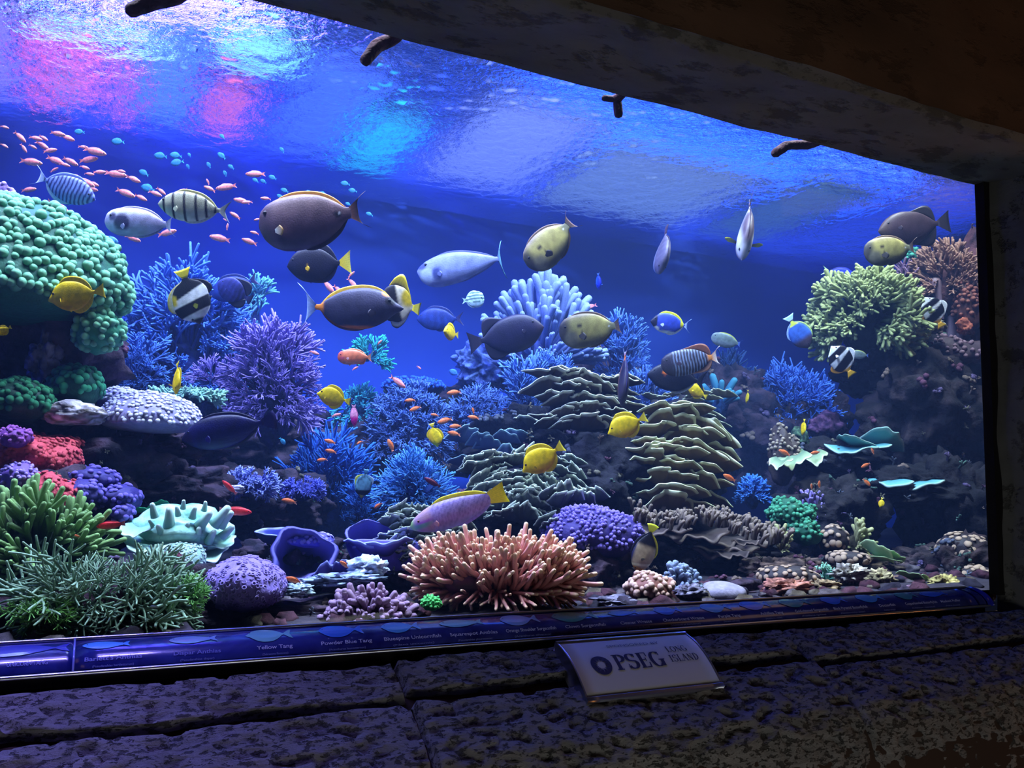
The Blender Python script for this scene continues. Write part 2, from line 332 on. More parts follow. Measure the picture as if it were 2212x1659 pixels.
# ================================================================ sign rail with fish names
def rail_pt(x,t,off=0.0):
    """t 0 at the glass .. 1 at the outer lower edge; convex section"""
    a=t*pi/2*.93; y=-.082*math.sin(a)/math.sin(pi/2*.93); z=-.381+.046*(math.cos(a)-math.cos(pi/2*.93))/(1-math.cos(pi/2*.93))
    n=np.array([0,-math.sin(a)*.55,math.cos(a)]); n/=np.linalg.norm(n)
    return np.array([x,y-.004,CZ+z])+n*off
RX0,RX1=-.75,2.63
rail=bpy.data.objects.new('sign_rail',None); C.objects.link(rail); rail.location=(0,-.04,CZ-.38)
tag(rail,'long curved blue fish-name rail along the foot of the aquarium glass','sign rail')
RO=np.array([0,-.04,CZ-.38])
def railmat(name,c,rough=.12,em=0):
    m=mat_plain(name,c,rough,coat=1.0,spec=.6); return m
m_rail=NT('rail_print'); b=m_rail.n('ShaderNodeBsdfPrincipled',_Roughness=.22); m_rail.l(b.outputs[0],m_rail.out.inputs[0])
tc=m_rail.n('ShaderNodeTexCoord'); no=m_rail.n('ShaderNodeTexNoise',_Scale=9.0,_Detail=6.0,_Distortion=1.2); m_rail.l(tc.outputs['Object'],no.inputs['Vector'])
cr=m_rail.n('ShaderNodeValToRGB'); m_rail.l(no.outputs[0],cr.inputs[0]); e0,e1=cr.color_ramp.elements; e0.position=.35; e0.color=(.010,.014,.17,1); e1.position=.75; e1.color=(.04,.06,.38,1)
m_rail.l(cr.outputs[0],b.inputs['Base Color']); b.inputs['Coat Weight'].default_value=1; b.inputs['Coat Roughness'].default_value=.10; m_rail=m_rail.m
m_trim=mat_plain('brushed_steel',(.75,.76,.80),.28,metal=1)
def railstrip(name,x0,x1,mat,t0=.03,t1=.97,off=0,th=.006,nx=30,parent=None):
    mb=MB(); ts=np.linspace(t0,t1,18); P=[]
    for x in np.linspace(x0,x1,nx): P.append([rail_pt(x,t,off)-RO for t in ts]+[rail_pt(x,t,off-th)-RO for t in ts[::-1]])
    P=np.array(P); mb.grid(P,(.5,.5,.5),closed=True); n=P.shape[1]; mb.f.append(tuple(range(n))); mb.f.append(tuple((nx-1)*n+i for i in range(n))[::-1])
    return mb.build(name,mat,parent or rail)
XS=[RX0,float(at(158,1437,-.05)[0]),2.56]
for a,b_ in zip(XS[:-1],XS[1:]): railstrip('sign_panel',a+.002,b_-.002,m_rail,nx=60)
railstrip('end_panel',2.563,2.60,m_rail,nx=6)
mb=MB()   # curved end cap
ts=np.linspace(0,1,20); A=[rail_pt(RX1,t,.004)-RO for t in ts]+[np.array([RX1,-.004,CZ-.39])-RO]; B_=[p+np.array([-.03,0,0]) for p in A]
mb.grid(np.array([A,B_]),(.1,.1,.6),closed=True); mb.f.append(tuple(range(21))); 
mb.build('end_cap',mat_plain('blue_end_cap',(.02,.03,.55),.15,coat=1),rail)
for t,r_ in ((.0,.0042),(1.0,.0045)):
    mb=MB(); tube(mb,[rail_pt(RX0,t,.002)-RO,rail_pt(.5,t,.002)-RO,rail_pt(1.5,t,.002)-RO,rail_pt(RX1-.02,t,.002)-RO],[r_]*4,10,(.8,.8,.8),cap=False); mb.build('edge_trim',m_trim,rail)
mb=MB(); tube(mb,[rail_pt(XS[1],t,.0025)-RO for t in np.linspace(.05,.95,14)],[.0022]*14,8,(.8,.8,.8),cap=False); mb.build('panel_joint',mat_plain('clear_joint',(.3,.35,.9),.1,coat=1),rail)
mb=MB(); box(mb,RX0,RX1-.03,-.078,.0,CZ-.405,CZ-.375); o=mb.build('backing',m_dark,rail,False); o.location=(0,.04,-(CZ-.38))
def text_mesh(s,size=1.0,bold=0.0,ext=0.0):
    cu=bpy.data.curves.new('t','FONT'); cu.body=s; cu.align_x='CENTER'; cu.size=size; cu.offset=bold; cu.extrude=ext; cu.resolution_u=3
    o=bpy.data.objects.new('t',cu); C.objects.link(o); dg=bpy.context.evaluated_depsgraph_get(); me=bpy.data.meshes.new_from_object(o.evaluated_get(dg))
    bpy.data.objects.remove(o); bpy.data.curves.remove(cu)
    V=np.array([v.co[:] for v in me.vertices]); Fc=[tuple(p.vertices) for p in me.polygons]; bpy.data.meshes.remove(me); return V,Fc
ARC=.095
def rail_text(s,cx,t_mid,width,hgt,mat,name='lettering'):
    V,Fc=text_mesh(s,1.0,.012); w0=V[:,0].max()-V[:,0].min(); kx=width/w0; 
    out=[rail_pt(cx+v[0]*kx,t_mid-(v[1]-.35)*hgt/ARC,.0016)-RO for v in V]
    mb=MB(); mb.add(np.array(out),Fc,(.6,.6,.7)); return mb.build(name,mat,rail,False)
m_let=mat_plain('pale_lettering',(.62,.66,.98),.5); m_let2=mat_plain('dim_lettering',(.20,.24,.70),.5)
m_fp={k:mat_plain('printed_fish_'+k,c,.35,coat=.6) for k,c in dict(cyan=(.10,.50,.95),mint=(.25,.72,.62),blue=(.04,.22,.95),pale=(.30,.55,.85),deep=(.06,.06,.55),green=(.08,.42,.40)).items()}
def rail_fish(cx,t_mid,L,hh,key,sh='oval',yel=None,tail='fork',head=-1):
    n=26; xs=np.linspace(0,.84,n); T=herm(SHX,SH[sh][0],xs)*hh; Bq=-herm(SHX,SH[sh][1],xs)*hh
    up=[(x,z) for x,z in zip(xs,T)]; tl=[(.92,hh*.55),(1.0,hh*.75),(.95,0),(1.0,-hh*.75),(.92,-hh*.55)] if tail=='fork' else [(.90,hh*.5),(1.0,hh*.6),(1.0,-hh*.6),(.90,-hh*.5)]
    dn=[(x,z) for x,z in zip(xs,Bq)][::-1]
    mb=MB()
    P=np.array([[rail_pt(cx+(x-.5)*L,t_mid-z*L/ARC,.0012)-RO for x,z in zip(xs,T+k*(Bq-T))] for k in np.linspace(0,1,5)]); mb.grid(P.transpose(1,0,2),(.5,.5,.5))
    q=[rail_pt(cx+(x-.5)*L,t_mid-z*L/ARC,.0012)-RO for x,z in [(.82,hh*.14)]+tl+[(.82,-hh*.14)]]; mb.add(np.array(q),[(0,1,2,3),(0,3,6),(3,4,5,6)],(.5,.5,.5))
    o=mb.build('printed_fish',m_fp[key],rail,False)
    mb=MB(); a=np.linspace(0,2*pi,9)[:-1]; mb.add(np.array([rail_pt(cx+(.1-.5+.012*math.cos(k))*L,t_mid-(hh*.25+.012*math.sin(k))*L/ARC,.0020)-RO for k in a]),[tuple(range(8))],(0,0,0)); mb.build('printed_eye',m_dark,o,False)
def rx(px,py): return float(at(px,py,-.05)[0])
NM=[('UNICORN TANG','',16,103,1441,(-30,150),'deep','uni'),("Barlett's Anthias",'(Pseudanthias bartlettorum)',182,304,1424,(178,282),'cyan','elong'),('Dispar Anthias','(Pseudanthias dispar)',372,472,1410,(366,470),'pale','elong'),
('Yellow Tang','(Zebrasoma flavescens)',550,626,1395,(532,632),'mint','tang'),('Powder Blue Tang','(Acanthurus leucosternon)',687,795,1384,(690,785),'blue','oval'),('Bluespine Unicornfish','(Naso unicornis)',822,943,1374,(826,908),'cyan','oval'),
('Squarespot Anthias','(Pseudanthias pleurotaenia)',963,1064,1362,(952,1045),'mint','elong'),('Orange Shoulder Surgeonfish','(Acanthurus olivaceus)',1083,1190,1353,(1083,1165),'pale','oval'),('Clown Surgeonfish','(Acanthurus lineatus)',1210,1296,1347,(1195,1290),'green','oval'),
('Cleaner Wrasse','(Labroides dimidiatus)',1328,1395,1338,(1317,1380),'blue','elong'),('Checkerboard Wrasse','(Halichoeres hortulanus)',1419,1507,1332,(1416,1472),'blue','oval'),('Purple Tang','(Zebrasoma xanthurum)',1538,1585,1326,(1517,1578),'cyan','oval'),
('Achilles Tang','(Acanthurus achilles)',1628,1677,1321,(1602,1664),'blue','oval'),('Gold-rimmed Surgeonfish','(Acanthurus nigricans)',1703,1774,1317,(1688,1750),'green','oval'),('Black Pyramid Butterflyfish','(Hemitaurichthys zoster)',1786,1858,1312,(1778,1827),'blue','oval'),
('Doctorfish','(Acanthurus chirurgus)',1884,1918,1308,(1854,1908),'cyan','oval'),('Copperbanded Butterflyfish','(Chelmon rostratus)',1940,2008,1303,(1939,1981),'green','oval'),('Masked Puffer','(Arothron diadematus)',2016,2058,1300,(1992,2045),'blue','elong')]
for s,sub,x0,x1,y,(f0,f1),key,sh in NM:
    a,b_=rx(x0,y),rx(x1,y); cx=(a+b_)/2; rail_text(s,cx,.70,b_-a,.0125,m_let if x0>500 else m_let2)
    if sub: rail_text(sub,cx,.87,(b_-a)*.72,.0065,m_let2,'caption')
    a,b_=rx(f0,y-30),rx(f1,y-30); L=b_-a; hh={'oval':.22,'tang':.24,'elong':.13,'uni':.12}[sh]; hh=min(hh,.021/L); rail_fish((a+b_)/2,.33,L,hh,key,sh)
# ================================================================ sponsor plaque
pl=bpy.data.objects.new('sponsor_plaque',None); C.objects.link(pl); tag(pl,'curved brushed metal sponsor plaque reading PSEG Long Island fixed on the stone sill','plaque')
PX0,PX1=1.003,1.374; 
def pq(u,v,off=0):
    """u 0..1 along, v 0 (upper edge) .. 1 (lower edge)"""
    x=PX0+(PX1-PX0)*u-.008*v; y=-.128-.155*v; z=-.386-.094*v-.0+.020*math.sin(pi*min(1,v*1.0))*.9-.0
    n=np.array([0,-.5-.25*(v-.5),.86]); n/=np.linalg.norm(n); return np.array([x,y,CZ+z])+n*off-PO
PO=np.array([1.18,-.2,CZ-.46]); pl.location=[float(x) for x in PO]
def pqgrid(u0,u1,v0,v1,off,th,mat,name,nu=12,nv=14):
    mb=MB(); us=np.linspace(u0,u1,nu); vs=np.linspace(v0,v1,nv); A=np.array([[pq(u,v,off) for v in vs] for u in us]); B=np.array([[pq(u,v,off-th) for v in vs] for u in us])
    ring=np.concatenate([A,B[:,::-1]],axis=1); mb.grid(ring,(.5,.5,.5),closed=True); n=ring.shape[1]; mb.f.append(tuple(range(n))); mb.f.append(tuple((nu-1)*n+i for i in range(n))[::-1])
    return mb.build(name,mat,pl)
g=NT('brushed_plate'); b=g.n('ShaderNodeBsdfPrincipled',_Roughness=.5,_Metallic=.15); g.l(b.outputs[0],g.out.inputs[0]); b.inputs['Base Color'].default_value=(.80,.78,.66,1)
n1=g.n('ShaderNodeTexNoise',_Scale=300.0); bp=g.n('ShaderNodeBump',_Strength=.1,_Distance=.001); g.l(n1.outputs[0],bp.inputs['Height']); g.l(bp.outputs[0],b.inputs['Normal'])
pqgrid(.012,.988,.02,.97,.004,.004,g.m,'face_plate')
m_frame=mat_plain('plaque_frame',(.45,.46,.55),.3,metal=.9)
pqgrid(0,1,-.01,.03,.008,.024,m_frame,'frame_edge'); pqgrid(0,1,.965,1.01,.008,.03,m_frame,'frame_edge')
pqgrid(0,.012,0,1,.006,.05,m_frame,'frame_side',nu=3); pqgrid(.988,1,0,1,.006,.05,m_frame,'frame_side',nu=3)
m_ink=mat_plain('dark_blue_ink',(.035,.035,.10),.6); m_ink2=mat_plain('faint_ink',(.16,.18,.22),.6)
PW=PX1-PX0; PHt=.183
def onpl(V,Fc,x0,y0,k,mat,name,off=.0052):
    """flat artwork in metres: x from the left edge, y down from the upper edge"""
    mb=MB(); mb.add(np.array([pq((x0+v[0]*k)/PW,(y0-v[1]*k)/PHt,off) for v in V]),Fc,(.1,.1,.1)); return mb.build(name,mat,pl,False)
V,Fc=text_mesh('SPONSORED BY',1,.0); V[:,0]*=1.25; onpl(V,Fc,.190,.050,.0165,m_ink2,'lettering')
# calligraphic capitals with thick stems and thin arms
def pen(strokes,thick,thin):
    V=[];Fc=[]
    for st in strokes:
        w=None
        if isinstance(st,tuple): st,w=st
        P=np.array(st,float); T=np.gradient(P,axis=0); T/=np.linalg.norm(T,axis=1)[:,None]+1e-9; N=np.stack([-T[:,1],T[:,0]],1)
        ww=(thin+(thick-thin)*np.abs(T[:,1])**1.5) if w is None else np.full(len(P),w)
        a=P+N*ww[:,None]/2; b_=P-N*ww[:,None]/2; n=len(V)
        for i in range(len(P)): V+= [(*a[i],0),(*b_[i],0)]
        for i in range(len(P)-1): Fc.append((n+2*i,n+2*i+1,n+2*i+3,n+2*i+2))
    return V,Fc
def arc(cx,cy_,rx_,ry_,a0,a1,n=16): return [(cx+rx_*math.cos(math.radians(a)),cy_+ry_*math.sin(math.radians(a))) for a in np.linspace(a0,a1,n)]
def glyph(ch,k,t):
    s=t*.9
    ser=lambda x,y,w: ([(x-w/2,y),(x+w/2,y)],t)
    stem=lambda x: ([(x,0),(x,1)],k)
    d={'P':([stem(.2),ser(.2,.02,.42),ser(.14,.98,.3),arc(.28,.73,.34,.25,90,-90),([(.2,.98),(.3,.98)],t),([(.2,.48),(.3,.48)],t)],.68),
       'S':([arc(.36,.74,.25,.24,20,180)+arc(.36,.74,.25,.24,180,260)[1:]+[(.40,.48)]+arc(.36,.26,.28,.24,70,-90)[1:]+arc(.36,.26,.28,.24,-90,-160)[1:],([(.62,.72),(.62,.98)],t),([(.08,.02),(.08,.28)],t)],.72),
       'E':([stem(.2),ser(.33,.98,.6),ser(.33,.02,.62),([(.2,.5),(.5,.5)],t),([(.62,.72),(.62,.98)],t*1.3),([(.64,.02),(.64,.3)],t*1.3),([(.5,.38),(.5,.62)],t)],.72),
       'G':([arc(.42,.5,.34,.48,50,310,28),([(.72,.02),(.72,.42)],k),ser(.70,.42,.38),([(.66,.70),(.66,.98)],t)],.88),
       'L':([stem(.2),ser(.2,.98,.4),ser(.32,.02,.6),([(.62,.02),(.62,.3)],t)],.68),
       'O':([arc(.42,.5,.34,.48,0,360,34)],.84),
       'N':([([(.16,0),(.16,1)],t),([(.16,.97),(.68,.03)],k),([(.68,0),(.68,1)],t),ser(.14,.02,.26),ser(.68,.98,.26),ser(.1,.98,.16)],.82),
       'I':([stem(.2),ser(.2,.98,.4),ser(.2,.02,.4)],.40),
       'A':([([(.08,0),(.40,1)],t),([(.40,1),(.72,0)],k),([(.2,.36),(.56,.36)],t),ser(.08,.02,.22),ser(.72,.02,.28)],.80),
       'D':([stem(.2),arc(.26,.5,.46,.48,90,-90,20),([(.04,.98),(.3,.98)],t),([(.04,.02),(.3,.02)],t)],.82)}[ch]
    return d
def word(s,k,t,sp=.06):
    V=[];Fc=[];x=0
    for ch in s:
        st,adv=glyph(ch,k,t); v,f=pen(st,k,t); n=len(V); V+=[(a+x,b_,c) for a,b_,c in v]; Fc+=[tuple(i+n for i in q) for q in f]; x+=adv+sp
    return V,Fc,x
for s,x0,y0,h,k,wd_ in (('PSEG',.110,.124,.044,.22,.138),('LONG',.268,.086,.020,.15,.060),('ISLAND',.262,.116,.020,.15,.083)):
    V,Fc,wx=word(s,k,.055); kx=wd_/(wx*h); onpl([(a*kx,b_,0) for a,b_,c in V],Fc,x0,y0,h,m_ink,'lettering')
V=[(math.cos(a),math.sin(a),0) for a in np.linspace(0,2*pi,49)[:-1]]; V2=[]; Fc=[]
for i in range(48):
    a=2*pi*i/48; r_=[.80,.34][i%2] if i%4!=2 else .55; V2.append((r_*math.cos(a),r_*math.sin(a),0))
Fc=[(i,(i+1)%48,48+(i+1)%48,48+i) for i in range(48)]
onpl(V+V2,Fc,.073,.106,.026,m_ink,'sunburst_emblem')
# ================================================================ reef builders
m_rock=mat_attr('live_rock',.9,24,.7,.9,40,bdist=.012,spec=.2)
m_coral=mat_attr('coral_skin',.65,60,.22,.5,150,bdist=.003,spec=.3)
m_soft=mat_attr('soft_coral_skin',.5,30,.15,.2,90,bdist=.002,spec=.4)
def basis(px,py):
    """right, towards viewer, up (world) for things facing the camera at that pixel"""
    d=ray(px,py); d=d*np.array([1,1,0]); d/=np.linalg.norm(d)
    up=np.array([0,0,1.]); r=np.cross(d,up); return r,-d,up
def warm(c,k): return np.clip(np.asarray(c)*k,0,1)
def blob(mb,c,rad,amp,fr,col,sub=3,seed=0,col2=None,fr2=None):
    V,Fc=ico(sub); out=np.zeros_like(V); cc=np.zeros_like(V); col=np.asarray(col); c2=col*.5 if col2 is None else np.asarray(col2)
    for i,v in enumerate(V):
        n=noise.fractal(Vector(v*fr+seed*7.3),.75,2.3,4 if sub<5 else 6); out[i]=v*(1+amp*n)
        q=noise.noise(Vector(v*(fr2 or fr*1.6)+seed*3.1+9)); k=min(1,max(0,.5+q*1.6)); cc[i]=col*(1-k)+c2*k
    mb.add(np.asarray(c)+out*np.asarray(rad),Fc,cc)
GM=[]
def growths():
    if GM: return GM
    for i,(c0,c1) in enumerate([('#2c2238','#5c4a70'),('#222e2a','#4c6a58'),('#382a2a','#7a6456'),('#2a2c34','#5c6070'),('#2c2820','#6e6650'),('#341c2c','#5f3048')]):
        me=branch_mesh('growth',500+i,.13,1,4,.9,c0,c1,n=5,taper=.9); me.materials.append(m_coral); GM.append(me)
        mb=MB(); rg=random.Random(i)
        for k in range(6):
            V,Fc=ico(1); mb.add(V*rg.uniform(.22,.38)*np.array([1,1,.8])+np.array([rg.uniform(-.6,.6),rg.uniform(-.6,.6),rg.uniform(.0,.2)]),Fc,hexc(c1)*rg.uniform(.5,1))
        me=mb.mesh('growth'); me.materials.append(m_coral); GM.append(me)
    return GM
def decorate(o,n,Y,px,py):
    rg=random.Random(n+int(px)); s=pxm(px,py,Y); t=basis(px,py)[1]; vs=o.data.vertices; k=0; tr_=0; gm=growths()
    hue=rg.sample(range(len(gm)),5)
    while k<n and tr_<n*30:
        tr_+=1; v=vs[rg.randrange(len(vs))]; nn=np.array(v.normal[:])
        if nn@t<-.1 or nn[2]<-.35: continue
        link('growth',gm[rg.choice(hue)],o,frame(nn+np.array([0,0,.5]),spin=rg.random()*6,s=s*rg.uniform(9,22),loc=v.co[:])); k+=1
def rock(px,py,Y,w,h,d,label,col='#5a4a58',c2='#3a2f3a',amp=.45,seed=None,sub=4,cat='rock',fr=1.7,group=None,mat=None):
    p=at(px,py,Y); s=pxm(px,py,Y); seed=seed if seed is not None else int(px*3+py)
    if w*h>9000: sub=5
    mb=MB(); blob(mb,(0,0,0),(w*s/2,d/2,h*s/2),amp,fr,hexc(col),sub,seed,hexc(c2),fr2=5)
    o=mb.build('live_rock',mat or m_rock); o.location=[float(x) for x in p]; tag(o,label,cat,group); return o
def branch_mesh(name,seed,r,levels,nf,spread,c0,c1,taper=.8,n=6,frac=.5,wig=.06,pts=4):
    rg=random.Random(seed); mb=MB(); c0=hexc(c0) if isinstance(c0,str) else c0; c1=hexc(c1) if isinstance(c1,str) else c1
    def go(p,d,L,r,lv,h):
        P=[p]; dd=d.copy()
        for k in range(pts-1):
            dd=dd+np.array([rg.uniform(-wig,wig) for _ in range(3)]); dd/=np.linalg.norm(dd); P.append(P[-1]+dd*L/(pts-1))
        P=np.array(P); last=lv==0
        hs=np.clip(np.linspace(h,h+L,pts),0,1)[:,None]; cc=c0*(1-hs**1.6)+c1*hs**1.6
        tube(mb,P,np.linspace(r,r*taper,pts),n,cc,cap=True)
        if not last:
            for k in range(nf if lv<levels else nf):
                a=rg.uniform(0,2*pi); sp=spread*rg.uniform(.45,1.15)
                t=Vector(dd.tolist()); q=t.orthogonal(); q.rotate(Matrix.Rotation(a,3,t)); nd=np.array((t*math.cos(sp)+q*math.sin(sp))[:])
                i=rg.choice([pts-1,pts-1,pts-2]) 
                go(P[i],nd,L*rg.uniform(.65,.95),r*taper*.92,lv-1,h+L*(i/(pts-1)))
    L0=1/(1+.8*levels) if levels else 1
    go(np.zeros(3),np.array([0,0,1.]),L0,r,levels,0.0)
    return mb.mesh(name)
def variants(fn,n,mat):
    out=[]
    for k in range(n):
        me=fn(k); me.materials.append(mat); out.append(me)
    return out
def bush(px,py,Y,w,h,N,label,meshes,inner=.3,part='branch',base='#3a3550',depth=None,lean=(0,0),zmin=-.1,front=True,seed=1,jit=.25,smin=.8,smax=1.15,name='branching_coral',cat='coral',group=None,basef=.45,baseamp=.25,center=.0,back=-.35):
    """colony whose base sits at the bottom of the w x h pixel box centred on px,py; branches point out of an ellipsoid"""
    rg=random.Random(seed*13+int(px)); s=pxm(px,py,Y); r,t,u=basis(px,py)
    rx,rz=w*s/2,h*s*(1-center); ry=depth if depth else rx*.7
    o0=at(px,py+h*(.5-center),Y); e=empty(name,o0,label,cat,group)
    if base:
        mb=MB(); blob(mb,(0,0,0),(rx*basef,ry*basef,rz*basef),baseamp,2.0,hexc(base),3,seed,hexc(base)*.6); mb.build('base',m_rock,e)
    k=0; tries=0
    while k<N and tries<N*30:
        tries+=1
        a=rg.uniform(0,2*pi); z=rg.uniform(zmin,1); q=math.sqrt(max(0,1-z*z)); x,y=q*math.cos(a),q*math.sin(a)
        if y<back: continue       # y towards the viewer
        d=np.array(r)*x*rx+np.array(t)*y*ry+np.array(u)*z*rz+np.array(r)*lean[0]*rx+np.array(u)*lean[1]*rz
        L=np.linalg.norm(d); dn=d/L+np.array([rg.uniform(-jit,jit) for _ in range(3)])*.6; dn/=np.linalg.norm(dn)
        sc_=L*(1-inner)*rg.uniform(smin,smax)
        link(part,rg.choice(meshes),e,frame(dn,spin=rg.uniform(0,6.28),s=sc_,loc=d*inner)); k+=1
    return e
def knob_mesh(name,col,c2,seed=0,el=1.25,amp=.15,sub=2):
    mb=MB(); V,Fc=ico(sub); out=[];cc=[]
    a,b=hexc(col),hexc(c2)
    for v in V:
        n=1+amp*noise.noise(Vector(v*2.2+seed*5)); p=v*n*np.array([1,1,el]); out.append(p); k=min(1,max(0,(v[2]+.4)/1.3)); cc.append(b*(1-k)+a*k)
    mb.add(np.array(out),Fc,np.array(cc)); me=mb.mesh(name); return me
def knobs(px,py,Y,w,h,d,N,kr,label,meshes,base,name='knobby_coral',cat='coral',zmin=-.4,seed=1,amp=.12,group=None,part='knob',back=-.25,lo=.75,hi=1.2,emb=.0,shape=None,fr=1.3):
    """lumpy mound with N bumps of kr pixels standing on it"""
    rg=random.Random(seed*7+int(py)); s=pxm(px,py,Y); r,t,u=basis(px,py); rx,rz,ry=w*s/2,h*s/2,d
    c=at(px,py,Y); e=empty(name,c-u*rz*.0,label,cat,group)
    M=Matrix([[float(r[i]),float(t[i]),float(u[i])] for i in range(3)]).to_4x4()
    mb=MB(); V,Fc=ico(4); 
    def disp(v):
        n=1+amp*noise.fractal(Vector(np.asarray(v)*fr+seed),.8,2.,3)
        p=np.array([v[0]*rx,v[1]*ry,v[2]*rz])*n
        if shape: p=shape(p,rx,ry,rz)
        return p
    bc=hexc(base); P=np.array([disp(v) for v in V]); mb.add(P,Fc,bc)
    bo=mb.build('base',m_coral,e); bo.matrix_basis=M
    k=0; pts=[]; tries=0
    while k<N and tries<N*60:
        tries+=1
        z=rg.uniform(zmin,1); a=rg.uniform(0,2*pi); q=math.sqrt(max(0,1-z*z)); v=np.array([q*math.cos(a),q*math.sin(a),z])
        if v[1]<back: continue
        p=disp(v); 
        if any(np.sum((p-o_)**2)<(kr*s*1.12)**2 for o_ in pts): continue
        wq=c+r*p[0]+t*p[1]+u*p[2]; cq=R_.T@(wq-np.array([0,-D,CZ])); 
        if W/2+F*cq[0]/-cq[2]<-14: tries-=0; continue
        pts.append(p); nrm=v/np.array([rx,ry,rz]); nrm/=np.linalg.norm(nrm); wn=r*nrm[0]+t*nrm[1]+u*nrm[2]; wp=r*p[0]+t*p[1]+u*p[2]
        sc_=kr*s*rg.uniform(lo,hi); link(part,rg.choice(meshes),e,frame(wn+np.array([0,0,.25]),spin=rg.uniform(0,6),s=sc_,loc=wp+wn*emb*sc_)); k+=1
    return e
def leaf_mesh(name,seed,c0,c1,rim,k=3,ruf=.10,wrap=.35,curl=.35,th=.025,wide=1.0,nu=40,nv=9,fan=.5,zig=.0):
    rg=random.Random(seed); ph=[rg.uniform(0,6.28) for _ in range(4)]; mb=MB(); c0,c1,rim=hexc(c0),hexc(c1),hexc(rim)
    P=np.zeros((nu,nv,3)); cc=np.zeros((nu,nv,3))
    for i in range(nu):
        u=-1+2*i/(nu-1)
        edge=(1-abs(u)**3.2)*.85+.15; edge*=1+.10*math.sin(u*5+ph[0])+.05*math.sin(u*13+ph[1])
        for j in range(nv):
            v=(j/(nv-1))**.8
            x=wide*u*(fan+(1-fan)*v); z=v*edge*.8; y=v*curl*edge-wrap*u*u
            rr=ruf*v*v*(math.sin(u*k*2.2+ph[2])+.5*math.sin(u*k*5.1+ph[3]))
            P[i,j]=(x+.3*rr,y+rr,z+.35*rr); q=v**3
            cc[i,j]=(c0*(1-v)+c1*v) if j<nv-1 else rim
            if j==nv-2: cc[i,j]=c1*.35+rim*.65
    N=np.cross(np.gradient(P,axis=0),np.gradient(P,axis=1)); N/=np.linalg.norm(N,axis=2)[:,:,None]+1e-9
    t_=th*(.6+.4*np.linspace(1,0,nv))[None,:,None]
    A=P+N*t_; B=P-N*t_
    ring=np.concatenate([A,B[:,::-1]],axis=1); cr=np.concatenate([cc,cc[:,::-1]],axis=1)
    mb.grid(ring,cr,closed=True); return mb.mesh(name)
def place_leaf(e,me,px,py,Y,w,yaw=0,tilt=0,roll=0,part='plate',orig=None,hs=1):
    """leaf whose foot is at px,py; w pixels wide; opens towards the viewer and up"""
    s=pxm(px,py,Y)*w/2; r,t,u=basis(px,py)
    M=Matrix([[float(r[i]),float(t[i]),float(u[i])] for i in range(3)]).to_4x4()
    p=at(px,py,Y)-(np.array(e.location[:]) if orig is None else orig)
    return link(part,me,e,Matrix.Translation(p.tolist())@M@Matrix.Rotation(yaw,4,'Z')@Matrix.Rotation(-tilt,4,'X')@Matrix.Rotation(roll,4,'Y')@Matrix.Diagonal((s,s,s*hs,1)))
def leafpile(px,py,Y,w,h,rows,label,meshes,seed=3,name='plate_coral',cat='coral',size=(70,120),dy=.12,tilt=(-.2,.5),base='#1c1820',ball=True,hs=1.25):
    rg=random.Random(seed); e=empty(name,at(px,py+h/2,Y),label,cat); s=pxm(px,py,Y); o0=np.array(e.location[:])
    r,t,u=basis(px,py)
    mb=MB(); blob(mb,u*h*s*.45,(w*s*.36,dy*.75,h*s*.42),.3,1.6,hexc(base),3,seed,hexc(base)*.6); mb.build('base',m_rock,e)
    for i in range(rows):
        v=i/(max(1,rows-1)); half=w/2*(math.sqrt(max(.15,1-(2*v-1)**2*.8)) if ball else 1)
        yy=py+h/2-h*v*.9; n=max(2,int(2*half/(size[0]*.52)))
        for j in range(n):
            q=(j+.5+rg.uniform(-.3,.3))/n; xx=px-half*.85+2*half*.85*q; sz=rg.uniform(*size)
            fr=1-abs(2*q-1)
            place_leaf(e,rg.choice(meshes),xx,yy+rg.uniform(-.35,.35)*h/rows,Y-dy*(.45+.75*math.sqrt(fr))*(1-.45*v),sz,yaw=(q-.5)*1.3+rg.uniform(-.3,.3),tilt=rg.uniform(*tilt),roll=rg.uniform(-.25,.25),orig=o0,hs=hs*rg.uniform(.85,1.15))
    return e
# ================================================================ the reef, from the left front to the right back
BR=lambda nm,s,r,lv,nf,sp,c0,c1,nv=4,**k: variants(lambda i:branch_mesh(nm,s+i,r,lv,nf,sp,c0,c1,**k),nv,m_coral)
KN=lambda nm,c,c2,nv=3,m=None,**k: variants(lambda i:knob_mesh(nm,c,c2,i,**k),nv,m or m_coral)
LF=lambda nm,c0,c1,rim,nv=5,s=0,**k: variants(lambda i:leaf_mesh(nm,s+i,c0,c1,rim,**k),nv,m_coral)
